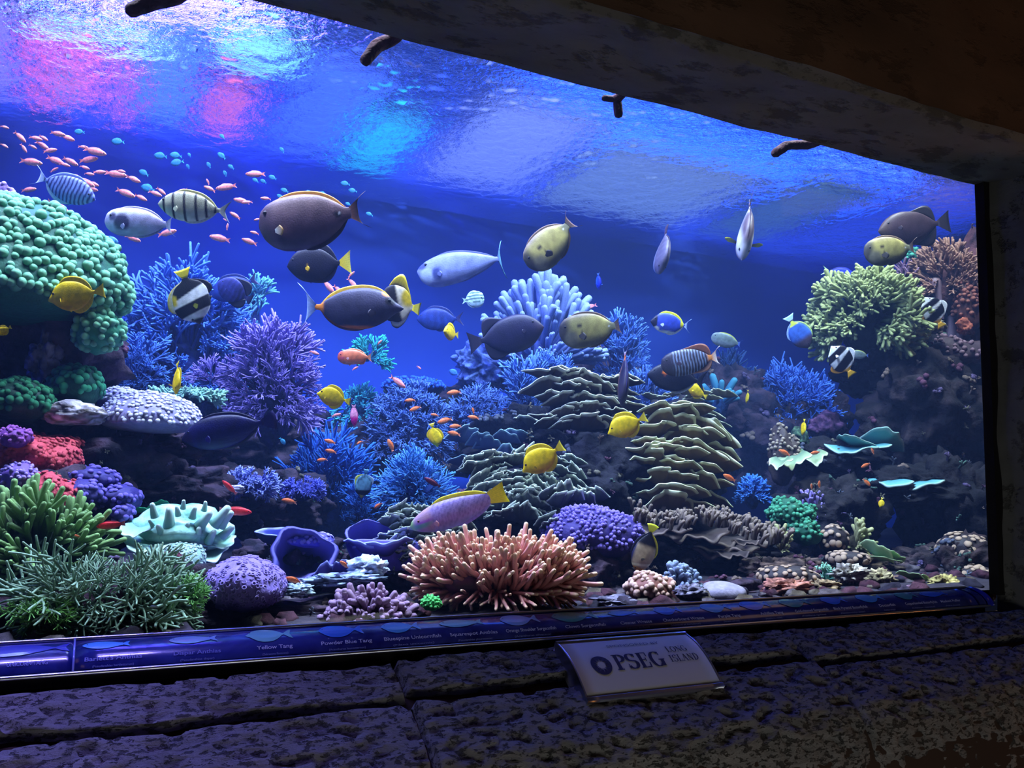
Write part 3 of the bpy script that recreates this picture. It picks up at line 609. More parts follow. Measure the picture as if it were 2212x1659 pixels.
# ---- rockwork
RK=[(40,720,.95,420,420,.5,'dark cave rock under the big green knobby coral at far left'),
(150,1010,.75,380,230,.4,'dark rock behind the red encrusting patch at left'),
(330,960,1.0,330,130,.5,'dark ledge rock directly under the white mound coral'),
(300,1060,.8,330,150,.4,'shadowed rock between white mound coral and mint ruffled coral'),
(60,1180,.5,330,300,.3,'dark rock behind the green finger coral bottom left'),
(250,1330,.22,560,190,.25,'dark rock under the feathery green coral at bottom left'),
(560,1090,1.1,260,160,.5,'shadowed rock below the lilac bushy coral'),
(560,960,1.55,300,150,.4,'dark rock behind the dark blue fish'),
(640,1230,.6,240,150,.3,'dark rock under the purple cup plates'),
(660,1330,.24,460,70,.16,'low rubble rock along the glass beneath the mauve finger coral'),
(870,1250,.5,220,140,.3,'dark rock left of the anemone'),
(1090,1330,.25,380,110,.22,'maroon rock the anemone stands on','#4a2438','#2a1422'),
(760,1010,1.75,260,200,.4,'blue-shadowed rock behind the deep blue branching coral'),
(950,930,1.95,360,170,.4,'rock heart of the grey-blue bushy coral'),
(1180,970,1.3,330,180,.4,'shade-coloured hollow rock in the middle under the brown ledge plates','#14121c','#0a0910'),  # shade of the cave under the plates is put into its colour
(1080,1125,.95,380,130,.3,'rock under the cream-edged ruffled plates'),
(1300,1060,.8,260,180,.4,'shade-coloured rock between the yellow tang and the plate stack','#16141e','#0c0b12'),  # coloured darker to carry the same cave shade
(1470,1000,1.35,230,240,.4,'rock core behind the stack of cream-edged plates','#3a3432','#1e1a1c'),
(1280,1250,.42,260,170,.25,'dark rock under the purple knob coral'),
(1540,1215,.75,400,130,.4,'shade-coloured rock under the brown table coral','#2a2424','#151214'),  # shade beneath the table coral is put into its colour
(1560,1290,.3,420,70,.2,'low rubble rock along the glass near the pale dome'),
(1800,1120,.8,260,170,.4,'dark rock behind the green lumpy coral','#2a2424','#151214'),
(1700,960,1.9,340,230,.6,'hazy blue rock under the blue branching coral at right'),
(1800,1000,1.0,240,90,.35,'dark ledge under the teal wavy plate','#1e1a1e','#121014'),
(1990,1060,.75,300,90,.35,'dark ledge under the long pale-edged shelf coral','#1a1619','#100e11'),
(2010,900,.95,330,260,.5,'black rock column upper part beside the right frame','#2c2226','#141013'),
(2060,1130,.75,260,300,.45,'black rock column lower part beside the right frame','#1e181c','#100e11'),
(1930,780,1.15,260,200,.5,'dark rock under the olive branching coral','#2a2226','#151115'),
(2080,700,1.1,200,320,.45,'brown purple rock wall under the brown bushy coral at right','#6a4248','#3a242a'),
(1850,1290,.3,500,80,.2,'tan rubble rock along the glass at bottom right','#8a6c58','#4e3c38'),
(2090,1230,.4,150,130,.25,'brown rock in the lower right corner of the window','#3c2c2c','#201818'),
(1700,1238,.42,210,70,.2,'mottled brown rubble mound under the table coral right end','#6a5448','#2c2220'),
(1850,1232,.55,230,70,.25,'mottled tan rubble mound below the olive finger coral','#6f5c4a','#302620'),
(2000,1222,.6,190,80,.3,'mottled dark rubble mound left of the corner button polyps','#4a3a3a','#221a1e'),
(1440,1205,.7,200,80,.3,'dark rubble mound behind the brown angelfish','#2c262c','#141116'),
(1330,860,1.85,380,160,.4,'hazy rock behind the brown ledge plates'),
(480,880,1.7,360,220,.6,'rock under the large blue branching coral at upper left'),
(1560,880,2.0,240,200,.5,'hazy rock at the back between the two blue corals'),
(230,800,1.75,180,160,.4,'blue-shadowed rock right of the cave at left')]
for q in RK:
    q=list(q); q[5]*=.8
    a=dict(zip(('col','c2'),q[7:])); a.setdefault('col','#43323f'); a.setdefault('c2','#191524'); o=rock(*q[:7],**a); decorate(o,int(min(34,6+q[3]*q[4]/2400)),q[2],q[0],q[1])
rock(155,893,.62,135,52,.16,'pale encrusted flat rock left of the white mound coral','#d8cde0','#7a6f62',.3)
rock(95,780,.72,60,100,.08,'pale crusty knob of rock under the green knobby coral','#9a8fb8','#4c4468',.6)
# ---- left side
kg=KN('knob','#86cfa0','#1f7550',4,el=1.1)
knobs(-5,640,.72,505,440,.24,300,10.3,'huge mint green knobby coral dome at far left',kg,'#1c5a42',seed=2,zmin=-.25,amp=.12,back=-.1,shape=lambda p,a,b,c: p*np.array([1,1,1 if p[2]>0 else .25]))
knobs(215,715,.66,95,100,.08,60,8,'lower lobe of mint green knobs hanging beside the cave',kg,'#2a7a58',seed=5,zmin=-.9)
knobs(8,425,.85,34,50,.05,26,5,'small lilac knobby coral on top of the green dome',KN('knob','#c9a8e8','#6b4a92',2),'#5a4080',seed=4)
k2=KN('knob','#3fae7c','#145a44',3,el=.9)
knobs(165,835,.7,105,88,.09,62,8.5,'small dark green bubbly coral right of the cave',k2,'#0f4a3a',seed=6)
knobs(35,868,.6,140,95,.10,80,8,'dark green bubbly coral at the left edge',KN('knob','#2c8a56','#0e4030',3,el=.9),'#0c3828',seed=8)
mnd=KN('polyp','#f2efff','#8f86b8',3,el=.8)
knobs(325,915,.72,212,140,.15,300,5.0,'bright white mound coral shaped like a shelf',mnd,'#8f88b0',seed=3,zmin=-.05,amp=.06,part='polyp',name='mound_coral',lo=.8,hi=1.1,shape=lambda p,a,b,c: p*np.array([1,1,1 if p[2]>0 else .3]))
knobs(265,868,.85,100,58,.1,80,4.4,'smaller lilac-white mound behind the bright white one',mnd,'#b8b0e0',seed=9,zmin=0,part='polyp',name='mound_coral')
tuft=BR('tuft',40,.12,1,4,.9,'#4a8a86','#9fd0b8',3)
bush(400,845,.95,200,34,110,'low teal-green tufty coral behind the white mound',tuft,inner=.5,part='tuft',seed=3,base='#2c4a58',jit=.5,zmin=.0,smin=.5,smax=.9,name='tufty_coral')
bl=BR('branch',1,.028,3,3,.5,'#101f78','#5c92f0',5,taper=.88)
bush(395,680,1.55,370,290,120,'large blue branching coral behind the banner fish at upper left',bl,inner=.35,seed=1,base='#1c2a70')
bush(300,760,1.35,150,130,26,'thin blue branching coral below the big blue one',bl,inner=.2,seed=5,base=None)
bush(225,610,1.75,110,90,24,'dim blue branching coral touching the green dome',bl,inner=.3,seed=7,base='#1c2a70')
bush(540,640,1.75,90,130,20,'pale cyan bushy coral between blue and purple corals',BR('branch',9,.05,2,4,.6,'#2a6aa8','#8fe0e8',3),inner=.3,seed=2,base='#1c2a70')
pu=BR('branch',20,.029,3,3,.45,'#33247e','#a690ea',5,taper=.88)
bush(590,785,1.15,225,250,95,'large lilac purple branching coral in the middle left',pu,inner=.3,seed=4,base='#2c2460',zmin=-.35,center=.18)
bush(455,790,1.3,110,70,18,'small pale lilac sprig coral left of the purple bush',pu,inner=.1,seed=8,base=None)
kr_=KN('lump','#d8505a','#a83444',3,el=.6)
knobs(60,985,.55,200,110,.10,260,5.2,'red encrusting sponge patch on the rock at left',kr_,'#c8424c',seed=3,amp=.3,part='lump',name='encrusting_sponge',cat='sponge',zmin=-.6)
knobs(110,1070,.42,100,90,.07,120,5.0,'lower red encrusting sponge behind the green fingers',kr_,'#b83c48',seed=4,amp=.3,part='lump',name='encrusting_sponge',cat='sponge',zmin=-.6)
knobs(32,945,.45,62,46,.05,46,4.5,'magenta purple lumpy coral on the red patch',KN('knob','#a85ab8','#5a2a6a',2),'#6a3080',seed=3)
knobs(42,1030,.42,70,60,.05,50,4.5,'lilac lumpy coral below the magenta one on the red patch',KN('knob','#b89ae8','#6a4a9a',2),'#6a4a9a',seed=13)
vio=KN('polyp','#7a66c8','#3a2a80',3,el=.8)
for a in [(195,1035,.5,120,55,.07,48,'purple mushroom polyps, upper left cluster',5),(255,1075,.48,95,60,.07,44,'purple mushroom polyps, right cluster above the mint coral',6),(175,1065,.44,90,60,.06,40,'purple mushroom polyps, cluster behind the green fingers',7),(262,1110,.42,50,40,.04,16,'purple mushroom polyps, lowest small cluster',8)]:
    knobs(a[0],a[1],a[2],a[3],a[4],a[5],a[6],6.6,a[7],vio,'#2c2068',seed=a[8],part='polyp',name='mushroom_polyps',cat='polyps',zmin=-.6)
gf=BR('finger',60,.062,1,4,.42,'#0c2818','#86ae66',5,taper=.95,n=7,wig=.1)
bush(75,1160,.32,345,255,150,'dark green finger coral with pale tips at bottom left',gf,inner=.35,part='finger',seed=4,base='#14301f',zmin=-.5,center=.25,name='finger_coral',smin=.7,smax=1.05)
ft=BR('frond',80,.028,2,4,.65,'#2c4a3a','#8aa98a',5,taper=.8,wig=.16)
f2=BR('frond',90,.03,2,4,.65,'#1d5a3a','#7fc05a',4,taper=.8,wig=.16)
bush(215,1285,.16,490,165,120,'tangled feathery grey-green coral along the glass at bottom left',ft,inner=.15,part='frond',seed=2,base='#3a2430',jit=.9,zmin=-.6,center=.35,name='feathery_coral',depth=.13)
bush(90,1330,.09,190,100,34,'bright green feathery coral in the bottom left corner',f2,inner=.1,part='frond',seed=6,base=None,jit=.8,zmin=-.7,center=.5,name='feathery_coral',depth=.06)
bush(400,1290,.10,130,110,28,'yellow-green feathery coral leaning on the lilac brain coral',f2,inner=.1,part='frond',seed=9,base=None,jit=.8,zmin=-.5,center=.5,name='feathery_coral',depth=.06)
# mint ruffled coral with cones
mint=empty('ruffled_coral',at(385,1190,.42),'bright mint coral with ruffled skirt and blunt cones','coral')
mm_=LF('skirt','#78bca8','#b8e4d4','#d8f4ea',3,s=30,k=2,ruf=.10,wrap=.2,curl=.7,th=.03)
mb=MB(); s_=pxm(385,1150,.42); blob(mb,(0,0,.045),(108*s_,.10,58*s_),.22,1.6,hexc('#b4e0d0'),4,3,hexc('#78bca8')); mb.build('body',m_coral,mint)
for i,(x,y,w_,yw,ti,ro) in enumerate([(330,1165,120,.5,1.25,.2),(385,1185,120,.1,1.2,0),(440,1190,110,-.4,1.1,-.2),(300,1140,80,.9,1.2,.3),(470,1170,80,-.8,1.0,-.4)]):
    place_leaf(mint,mm_[i%3],x,y,.36,w_,yw,ti,ro,part='skirt')
cone=variants(lambda i:branch_mesh('cone',200+i,.34,0,0,0,'#8fd0bc','#d8f4e8',taper=.55,n=9,pts=5),2,m_coral)
cg=random.Random(5); r0,t0,u0=basis(385,1150)
for (x,y,l) in [(335,1108,28),(365,1125,40),(385,1105,30),(400,1140,34),(415,1108,36),(430,1125,40),(445,1112,30),(462,1120,44),(475,1125,38),(350,1150,26),(425,1155,36),(450,1160,40),(478,1150,34),(395,1165,24),(330,1130,22),(440,1095,26),(395,1092,22)]:
    p=at(x,y+l*.3,.33)-np.array(mint.location[:]); d=u0*.9+t0*.45+r0*((x-385)/130+cg.uniform(-.35,.35)); link('cone',cone[cg.randrange(2)],mint,frame(d,spin=cg.random()*6,s=l*s_*.85*cg.uniform(.7,1.2),loc=p))
lv=empty('leafy_algae',at(300,1130,.6),'flat dark green leafy algae behind the mint coral','algae')
lg=LF('blade','#1f6a50','#2f9a70','#3fb080',3,s=44,k=1,ruf=.05,wrap=.1,curl=.3,th=.015)
for i,(x,y,w_,yw,ti) in enumerate([(280,1110,90,.2,.7),(345,1105,60,-.3,.1),(235,1165,80,.4,1.1),(290,1135,90,0,1.0)]): place_leaf(lv,lg[i%3],x,y,.58,w_,yw,ti,part='blade')
knobs(395,1205,.30,92,66,.07,110,3.8,'small pale round coral with a maroon hollow',KN('polyp','#b8cfc8','#6a8a8a',2,el=.7),'#7fa098',seed=3,part='polyp',name='mound_coral')
knobs(372,1208,.24,52,32,.03,40,3.8,'maroon frilly polyps tucked under the pale round coral',KN('polyp','#6a2038','#30101c',2,el=.6),'#3a1420',seed=4,part='polyp',name='frilly_polyps',cat='polyps')
# lilac brain coral with ring polyps
def ring_mesh(name,c0,c1):
    mb=MB(); a=np.linspace(0,2*pi,12,endpoint=False); b=np.linspace(0,2*pi,7,endpoint=False); G=np.zeros((13,7,3)); cc=np.zeros((13,7,3)); A,B=hexc(c0),hexc(c1)
    for i in range(13):
        for j in range(7):
            q=.72+.28*math.cos(b[j]); G[i,j]=(q*math.cos(a[i%12]),q*math.sin(a[i%12]),.34*math.sin(b[j])); k=(1-math.cos(b[j]))/2; cc[i,j]=A*(1-k)+B*k
    mb.grid(G,cc,closed=True); me=mb.mesh(name); me.materials.append(m_coral); return me
rg_=ring_mesh('polyp_ring','#a890dc','#4a3a78')
knobs(528,1262,.22,172,118,.13,300,5.0,'round lilac brain coral covered in ring polyps',[rg_],'#7a66b0',seed=5,part='polyp_ring',name='brain_coral',amp=.14,zmin=-.7,lo=.9,hi=1.1)
# purple cup plates
cup=LF('plate','#2a2a78','#6a5ac8','#9fa6f0',4,s=60,k=1,ruf=.05,wrap=.55,curl=.45,th=.04,wide=.95)
def bowl(e,px,py,Y,w,h,depth_,tilt,seed,c_in,c_out,rimc,yaw=0,part='cup',th=.07,wav=.10):
    mb=MB(); n=44; rg=random.Random(seed); ph=[rg.uniform(0,6.28) for _ in range(3)]; prof_=[(0,-1),(.35,-.97),(.62,-.8),(.80,-.45),(.93,-.1),(1.0,.12)]
    ring=[]; cc=[]; ci,co_,cr=hexc(c_in),hexc(c_out),hexc(rimc)
    for a in np.linspace(0,2*pi,n,endpoint=False):
        k=1+wav*math.sin(3*a+ph[0])+wav*.5*math.sin(7*a+ph[1]); row=[];cr_=[]
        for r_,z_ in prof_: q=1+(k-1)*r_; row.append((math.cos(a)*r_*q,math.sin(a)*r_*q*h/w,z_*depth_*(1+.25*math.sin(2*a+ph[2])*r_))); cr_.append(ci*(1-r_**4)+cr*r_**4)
        for r_,z_ in prof_[::-1]: q=1+(k-1)*r_; row.append((math.cos(a)*(r_+th)*q,math.sin(a)*(r_+th)*q*h/w,z_*depth_-th*1.2)); cr_.append(co_)
        ring.append(row); cc.append(cr_)
    mb.grid(np.array(ring).transpose(1,0,2),np.array(cc).transpose(1,0,2),closed=True)
    s2=pxm(px,py,Y)*w/2; r,t,u=basis(px,py); M=Matrix([[float(r[i]),float(t[i]),float(u[i])] for i in range(3)]).to_4x4()
    o=mb.build(part,m_coral,e); o.matrix_basis=Matrix.Translation((at(px,py,Y)-np.array(e.location[:])).tolist())@M@Matrix.Rotation(yaw,4,'Z')@Matrix.Rotation(-tilt,4,'X')@Matrix.Diagonal((s2,s2,s2,1)); return o
e=empty('cup_coral',at(650,1230,.45),'large purple-blue cup coral with a dark hollow and thick folded rim','coral')
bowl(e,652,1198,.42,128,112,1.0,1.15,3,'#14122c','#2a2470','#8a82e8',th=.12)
place_leaf(e,cup[1],705,1255,.36,62,-.2,-.25,.1,part='lobe',hs=1.5); place_leaf(e,cup[2],738,1240,.33,56,.3,-.1,0,part='lobe',hs=1.3)
e=empty('cup_coral',at(590,1150,.5),'thin blue-violet shelf plate left of the large cup coral','coral')
bowl(e,600,1150,.52,84,40,.6,.35,5,'#8a90e0','#3a4a80','#a8b0f0',th=.05)
e=empty('cup_coral',at(820,1215,.42),'second purple cup coral, broad warty cone beside the anemone','coral')
bowl(e,822,1182,.46,150,84,.75,-.35,8,'#4a3cb0','#6458c8','#8a86f0',th=.05,wav=.14)
bowl(e,812,1170,.50,120,110,.8,.95,9,'#5a4cc0','#3a3490','#9a94f0',th=.05,wav=.12)
knobs(665,1165,.5,110,34,.06,60,4.6,'lilac warty crust on top of the purple cup coral',KN('wart','#a89af0','#4a46a8',2,el=.6),'#5a50b8',seed=6,part='wart',name='warty_coral',zmin=-.2)
e=empty('cup_coral',at(820,1225,.42),'second purple cup coral, beside the anemone, shaped like a broad fan','coral')
for i,(x,y,Y,w_,yw,ti,ro) in enumerate([(800,1205,.42,150,.3,.55,.1),(835,1200,.38,140,-.3,.5,-.15),(855,1190,.45,110,-.5,.9,-.3)]): place_leaf(e,cup[(i+1)%4],x,y,Y,w_,yw,ti,ro,part='plate',hs=1.0)
rock(795,1226,.28,80,44,.08,'bright white crusted rock left of the anemone','#f0f4ff','#8fa8d8',.5,fr=2.6)
rock(745,1252,.24,150,26,.07,'pale blue crusted rubble in front of the purple cups','#b8d0f0','#3a3a60',.6,fr=3)
rock(640,1275,.2,70,26,.06,'small pale rubble right of the lilac brain coral','#c8e0e8','#46506a',.6,fr=3)
mv=BR('finger',100,.16,1,4,.55,'#5a3a58','#a888a8',4,taper=.92,n=8)
bush(795,1302,.10,235,84,90,'low mauve soft coral with stubby fingers along the glass',mv,inner=.4,part='finger',seed=5,base='#5a3a58',zmin=-.1,name='soft_coral',depth=.07,smin=.6,smax=1.)
knobs(932,1303,.07,40,32,.025,42,3.4,'small bright green lumpy ball beside the anemone foot',KN('knob','#5fd46a','#1f7a3a',2),'#2a9a4a',seed=3)
# lavender bushy ledge coral
le=BR('twig',110,.07,2,4,.8,'#3a3aa0','#a8b4ff',4)
bush(545,1035,.85,150,70,60,'lilac-blue twiggy coral on the ledge above the red wrasse',le,inner=.35,part='twig',seed=3,base='#4a4a90',jit=.5,zmin=-.5,center=.3,name='twiggy_coral',smin=.6)
bush(655,1050,.9,120,60,50,'darker violet twiggy coral right of the lilac-blue one',BR('twig',115,.07,2,4,.8,'#2a2a90','#7a80f0',3),inner=.35,part='twig',seed=4,base='#3a3a80',jit=.5,zmin=-.5,center=.3,name='twiggy_coral',smin=.6)
rock(495,1058,.78,62,22,.05,'small pale rock shelf beside the darting red fish','#e0d8e8','#6a6280',.4,fr=2.4)
# ---- centre
bush(800,760,1.6,120,90,22,'bright cyan-green branching coral above the orange anthias',BR('branch',120,.06,2,4,.5,'#0e6a88','#37c8c0',3),inner=.1,seed=4,base=None,zmin=-.3,center=.3)
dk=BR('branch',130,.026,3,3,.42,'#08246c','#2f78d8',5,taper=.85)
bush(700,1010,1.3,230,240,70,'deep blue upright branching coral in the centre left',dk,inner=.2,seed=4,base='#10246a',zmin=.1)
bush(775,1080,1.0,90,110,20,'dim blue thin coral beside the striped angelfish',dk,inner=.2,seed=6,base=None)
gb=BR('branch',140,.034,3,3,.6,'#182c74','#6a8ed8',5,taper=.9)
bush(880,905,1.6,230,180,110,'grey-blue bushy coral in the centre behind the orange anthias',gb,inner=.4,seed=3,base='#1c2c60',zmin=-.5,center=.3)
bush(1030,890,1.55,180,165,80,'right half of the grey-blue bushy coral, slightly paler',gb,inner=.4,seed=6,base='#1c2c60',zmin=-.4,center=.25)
bush(770,860,1.7,130,80,36,'cyan tinted bushy coral behind the yellow tang and magenta fish',BR('branch',150,.06,2,4,.6,'#155a98','#4fd0dc',3),inner=.3,seed=2,base='#14406a',zmin=-.3)
knobs(893,838,1.8,130,44,.14,150,3.6,'flat deep blue table coral at the back centre',KN('knob','#2f6ae8','#0c1c70',2),'#0c1c60',seed=2,zmin=-.1,name='table_coral')
fb=BR('branch',160,.026,3,3,.42,'#12388c','#64b0f4',5,taper=.85)
bush(900,1030,.86,205,155,60,'light blue spiky branching coral above the wrasse',fb,inner=.12,seed=3,base='#1c3a80',zmin=-.2,center=.2)
# tall lilac white finger coral
tf=BR('finger',170,.066,1,3,.26,'#34448a','#94a8e2',5,taper=1.0,n=8,frac=.6,wig=.05)
bush(1165,695,1.55,290,205,95,'tall pale lilac finger coral under the olive surgeonfish',tf,inner=.35,part='finger',seed=4,base='#3a4888',zmin=.12,name='finger_coral',smin=.75,smax=1.12,jit=.12)
rock(1050,790,1.75,130,110,.2,'pale lilac lumpy stem under the tall finger coral','#7a92d8','#3a4a98',.4,fr=2.5)
bb=BR('branch',180,.029,3,3,.45,'#10246c','#6a9cf0',5,taper=.85)
bush(1190,800,1.35,180,110,60,'blue branching coral directly under the tall finger coral',bb,inner=.2,seed=3,base='#1a2c70',zmin=.0)
bush(1130,830,1.3,90,170,34,'narrow bright blue branching coral left of the brown ledge plates',bb,inner=.15,seed=5,base='#1a2c70',zmin=.0)
bush(1345,745,1.55,150,175,50,'grey-blue branching coral behind the olive tang',bb,inner=.3,seed=7,base='#1a2c70',zmin=-.1)
bush(1390,840,1.4,150,110,50,'dim blue branching coral above the plate stack',BR('branch',190,.045,2,4,.5,'#1a3070','#5a80c8',4),inner=.2,seed=8,base='#1a2c70',zmin=-.1)
# ledge plates, plate stack, ruffled plates
l1=LF('plate','#221d1c','#54483c','#f4f8de',6,s=70,k=4,ruf=.15,wrap=.3,curl=.55,th=.02,wide=1.1)
leafpile(1265,872,1.0,235,110,5,'brown ledge plates with pale rims left of the plate stack',l1,seed=4,size=(65,110),dy=.16,tilt=(.3,.9),ball=False)
l2=LF('plate','#33291a','#70592e','#fbffce',6,s=80,k=3,ruf=.14,wrap=.4,curl=.40,th=.02,wide=1.1)
leafpile(1462,1000,.85,240,225,8,'tall stack of olive plates with cream wavy rims',l2,seed=6,size=(85,130),dy=.22,tilt=(.0,.5),hs=1.05)
l2b=LF('plate','#55503a','#98926a','#e8eec0',5,s=90,k=4,ruf=.12,wrap=.3,curl=.4,th=.02)
leafpile(1480,885,1.15,200,60,2,'cabbage-like olive plates on top of the plate stack',l2b,seed=7,size=(45,75),dy=.12,tilt=(.1,.7),ball=False,hs=.85)
knobs(1480,905,1.0,70,30,.05,40,3.6,'small violet polyps nestled on the plate stack',KN('polyp','#8f7ad8','#4a3a90',2),'#3a2c78',seed=3,part='polyp',name='polyp_cluster',cat='polyps')
l3=LF('plate','#262c3c','#5f6a66','#f4ffe4',6,s=100,k=5,ruf=.2,wrap=.25,curl=.45,th=.02)
leafpile(1130,1060,.75,270,130,6,'ruffled cabbage coral with pale rims below the middle yellow tang',l3,seed=8,size=(45,80),dy=.16,tilt=(-.2,.7),ball=False)
leafpile(920,1165,.55,220,110,5,'ruffled cabbage coral with pale rims under the purple wrasse',l3,seed=9,size=(45,80),dy=.13,tilt=(-.2,.7),ball=False)
leafpile(1230,1115,.6,150,70,2,'small ruffled cabbage coral above the purple knob coral',l3,seed=10,size=(50,80),dy=.1,tilt=(-.1,.5),ball=False)
leafpile(1060,985,1.25,180,60,2,'dim grey ruffled plates under the grey-blue bushy coral',LF('plate','#3a4670','#6a7aa0','#a8c8d0',4,s=130,k=3,ruf=.12,wrap=.3,curl=.5,th=.02),seed=10,size=(60,90),dy=.1,tilt=(-.1,.5),ball=False)
e=empty('plate_coral',at(1135,915,1.2),'single thin grey-brown plate sticking out left of the ledge plates','coral'); place_leaf(e,l1[1],1140,925,1.2,80,.3,.3,part='plate')
# anemone
an=empty('anemone',at(1075,1272,.2),'large peach anemone with long lilac-edged tentacles','anemone')
s_=pxm(1080,1240,.22); mb=MB(); r0,t0,u0=basis(1080,1240); blob(mb,u0*14*s_,(128*s_,.06,40*s_),.12,1.5,hexc('#7a4058'),3,2,hexc('#4a2438')); mb.build('disc',m_soft,an)
def tent(i):
    rg=random.Random(300+i); mb=MB(); n=9; P=[np.zeros(3)]; d=np.array([0,0,1.]); b=np.array([rg.uniform(-.16,.16),rg.uniform(-.16,.16),0])
    for k in range(n-1): d=d+b*(1 if k<5 else -.6); d/=np.linalg.norm(d); P.append(P[-1]+d/(n-1))
    cc=np.array([hexc('#b45f5c')*(1-k/(n-1))+hexc('#dd9c94')*(k/(n-1)) for k in range(n)]); cc[-1]=hexc('#e6bc98')
    tube(mb,np.array(P),[.070,.068,.066,.064,.062,.060,.058,.056,.054],9,cc); return mb.mesh('tentacle')
tm=variants(tent,8,m_soft); tg=random.Random(4)
def tent_pose():
    u_=tg.uniform(-1,1); z=tg.uniform(-.35,1); k=math.sqrt(max(0,1-u_*u_*.85)); y=tg.uniform(-.15,1)
    dip=1-.35*math.exp(-((u_+.18)/.14)**2)
    p=r0*u_*135*s_+t0*(.03+.055*y*k)*(1-.4*max(0,z))+u0*(8+52*max(z,-.2)*k*dip)*s_
    d=r0*(u_*.95+tg.uniform(-.3,.3))+t0*(.25+.5*y+tg.uniform(-.3,.3))+u0*(.75+z*.7+tg.uniform(-.25,.25)-(.9 if z<-.1 else 0))
    return frame(d,spin=tg.random()*6,s=74*s_*tg.uniform(.75,1.2)*(.75 if z<-.1 else 1),loc=p)
for i in range(300): link('tentacle',tg.choice(tm),an,tent_pose())
mb=MB(); tv=[(np.array([v.co[:] for v in m.vertices]),[tuple(p.vertices) for p in m.polygons],np.array([a.color[:3] for a in m.color_attributes['Col'].data])) for m in tm]
for i in range(420):
    M=np.array(tent_pose()); v,f_,c_=tg.choice(tv); mb.add(v@M[:3,:3].T+M[:3,3],f_,c_)
o=mb.build('rear_tentacles',m_soft,an); o['kind']='stuff'
pk=KN('knob','#8f7ad8','#3a2474',3,el=1.5)
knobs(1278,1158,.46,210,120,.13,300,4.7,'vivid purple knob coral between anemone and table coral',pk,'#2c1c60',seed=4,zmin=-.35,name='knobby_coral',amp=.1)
# right of centre: table coral
tb=BR('finger',210,.15,1,3,.5,'#33261f','#94806c',4,taper=.95,n=7)
tp=LF('plate','#2c2220','#4a3832','#8f7a6c',4,s=140,k=3,ruf=.09,wrap=.12,curl=.15,th=.05)
tl2=LF('plate','#3f8a90','#74b4b0','#b8d8c8',3,s=165,k=1.6,ruf=.07,wrap=.08,curl=.1,th=.05)
e=empty('table_coral',at(1530,1180,.6),'wide brown table coral with rows of stubby grey fingers','coral')
for i,(x,y,w_,yw) in enumerate([(1420,1165,150,.2),(1500,1175,170,0),(1580,1185,170,-.1),(1650,1180,130,-.3),(1540,1205,190,0)]): place_leaf(e,tp[i%4],x,y-22,.62,w_,yw,1.5,part='plate',hs=.8)
o0=np.array(e.location[:]); tg=random.Random(8)
for i in range(150):
    q=i/149; x=1370+q*330+tg.uniform(-12,12); row=tg.random(); y=1100+q*44-row*24+14+18*math.sin(q*9)*.6; Yd=.36+row*.28
    p=at(x,y+14,Yd)-o0; s2=pxm(x,y,Yd); link('finger',tg.choice(tb),e,frame((tg.uniform(-.4,.4),tg.uniform(-.5,.1),1),spin=tg.random()*6,s=s2*tg.uniform(20,34),loc=p))
e=empty('plate_coral',at(1590,1200,.5),'thin tan plate edges hanging in the shadow under the table coral','coral')
for (x,y,w_) in [(1580,1195,80),(1610,1170,60)]: place_leaf(e,tp[2],x,y,.5,w_,0,1.62,part='plate',hs=.6)
knobs(1402,1270,.14,98,62,.06,62,6.6,'peach bubbly coral near the brown angelfish',KN('knob','#e0b8a0','#8a5a48',3,el=.9),'#7a4a3c',seed=4,amp=.2)
bush(1468,1240,.22,110,66,34,'grey-blue stubby finger coral right of the peach bubbly one',BR('finger',220,.17,1,4,.5,'#46506e','#98a6be',3,taper=.95,n=8),inner=.3,part='finger',seed=4,base='#3a4058',name='finger_coral',smin=.6,smax=1)
knobs(1558,1282,.16,106,52,.06,0,4,'pale smooth dome coral low at the glass',mnd,'#8a8290',seed=4,name='dome_coral',amp=.05)
kgr=KN('knob','#4ea878','#1a5838',3)
knobs(1707,1112,.62,92,62,.08,90,5,'emerald green lumpy coral right of the table coral',kgr,'#1a5a3a',seed=4,amp=.3)
knobs(1735,1150,.55,70,50,.06,50,5,'lower emerald lumps below the green lumpy coral',kgr,'#1a5a3a',seed=6,amp=.3)
bush(1755,1090,.75,95,62,44,'purple-tipped finger coral behind the emerald one',BR('finger',230,.12,1,4,.5,'#4a3a58','#a890cc',3,n=7),inner=.3,part='finger',seed=4,base='#3a2c48',name='finger_coral')
bush(1625,1050,1.15,82,50,70,'small bright blue staghorn tuft beside the plate stack',BR('twig',240,.1,1,4,.7,'#1c50b0','#5aa0ff',3),inner=.4,part='twig',seed=4,base='#1c3c80',name='tufty_coral',zmin=-.2)
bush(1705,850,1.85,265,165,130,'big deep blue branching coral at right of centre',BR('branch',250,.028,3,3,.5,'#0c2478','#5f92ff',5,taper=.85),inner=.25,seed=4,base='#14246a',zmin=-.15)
bush(1580,800,2.05,150,120,30,'hazy dark blue coral behind the patterned triggerfish',BR('branch',255,.04,2,4,.5,'#12306a','#34589a',3),inner=.25,seed=5,base='#12245a',zmin=-.15)
bush(1555,845,1.75,90,60,12,'hazy teal stubby finger coral behind the small yellow tang',BR('finger',258,.16,0,0,0,'#1c5a88','#4a98b0',2,n=8),inner=.1,part='finger',seed=4,base='#14386a',zmin=.2)
knobs(1690,985,.95,60,120,.06,60,4,'tan knobby coral column at the left tip of the dark ledge',KN('knob','#b8a488','#5a4a3c',2),'#4a3c34',seed=4,amp=.3)
e=empty('plate_coral',at(1740,985,.95),'pale yellow-green plates on the tip of the dark ledge','coral')
l4=LF('plate','#6a8a6a','#b8c890','#e8f0c0',4,s=150,k=3,ruf=.12,wrap=.3,curl=.6,th=.03)
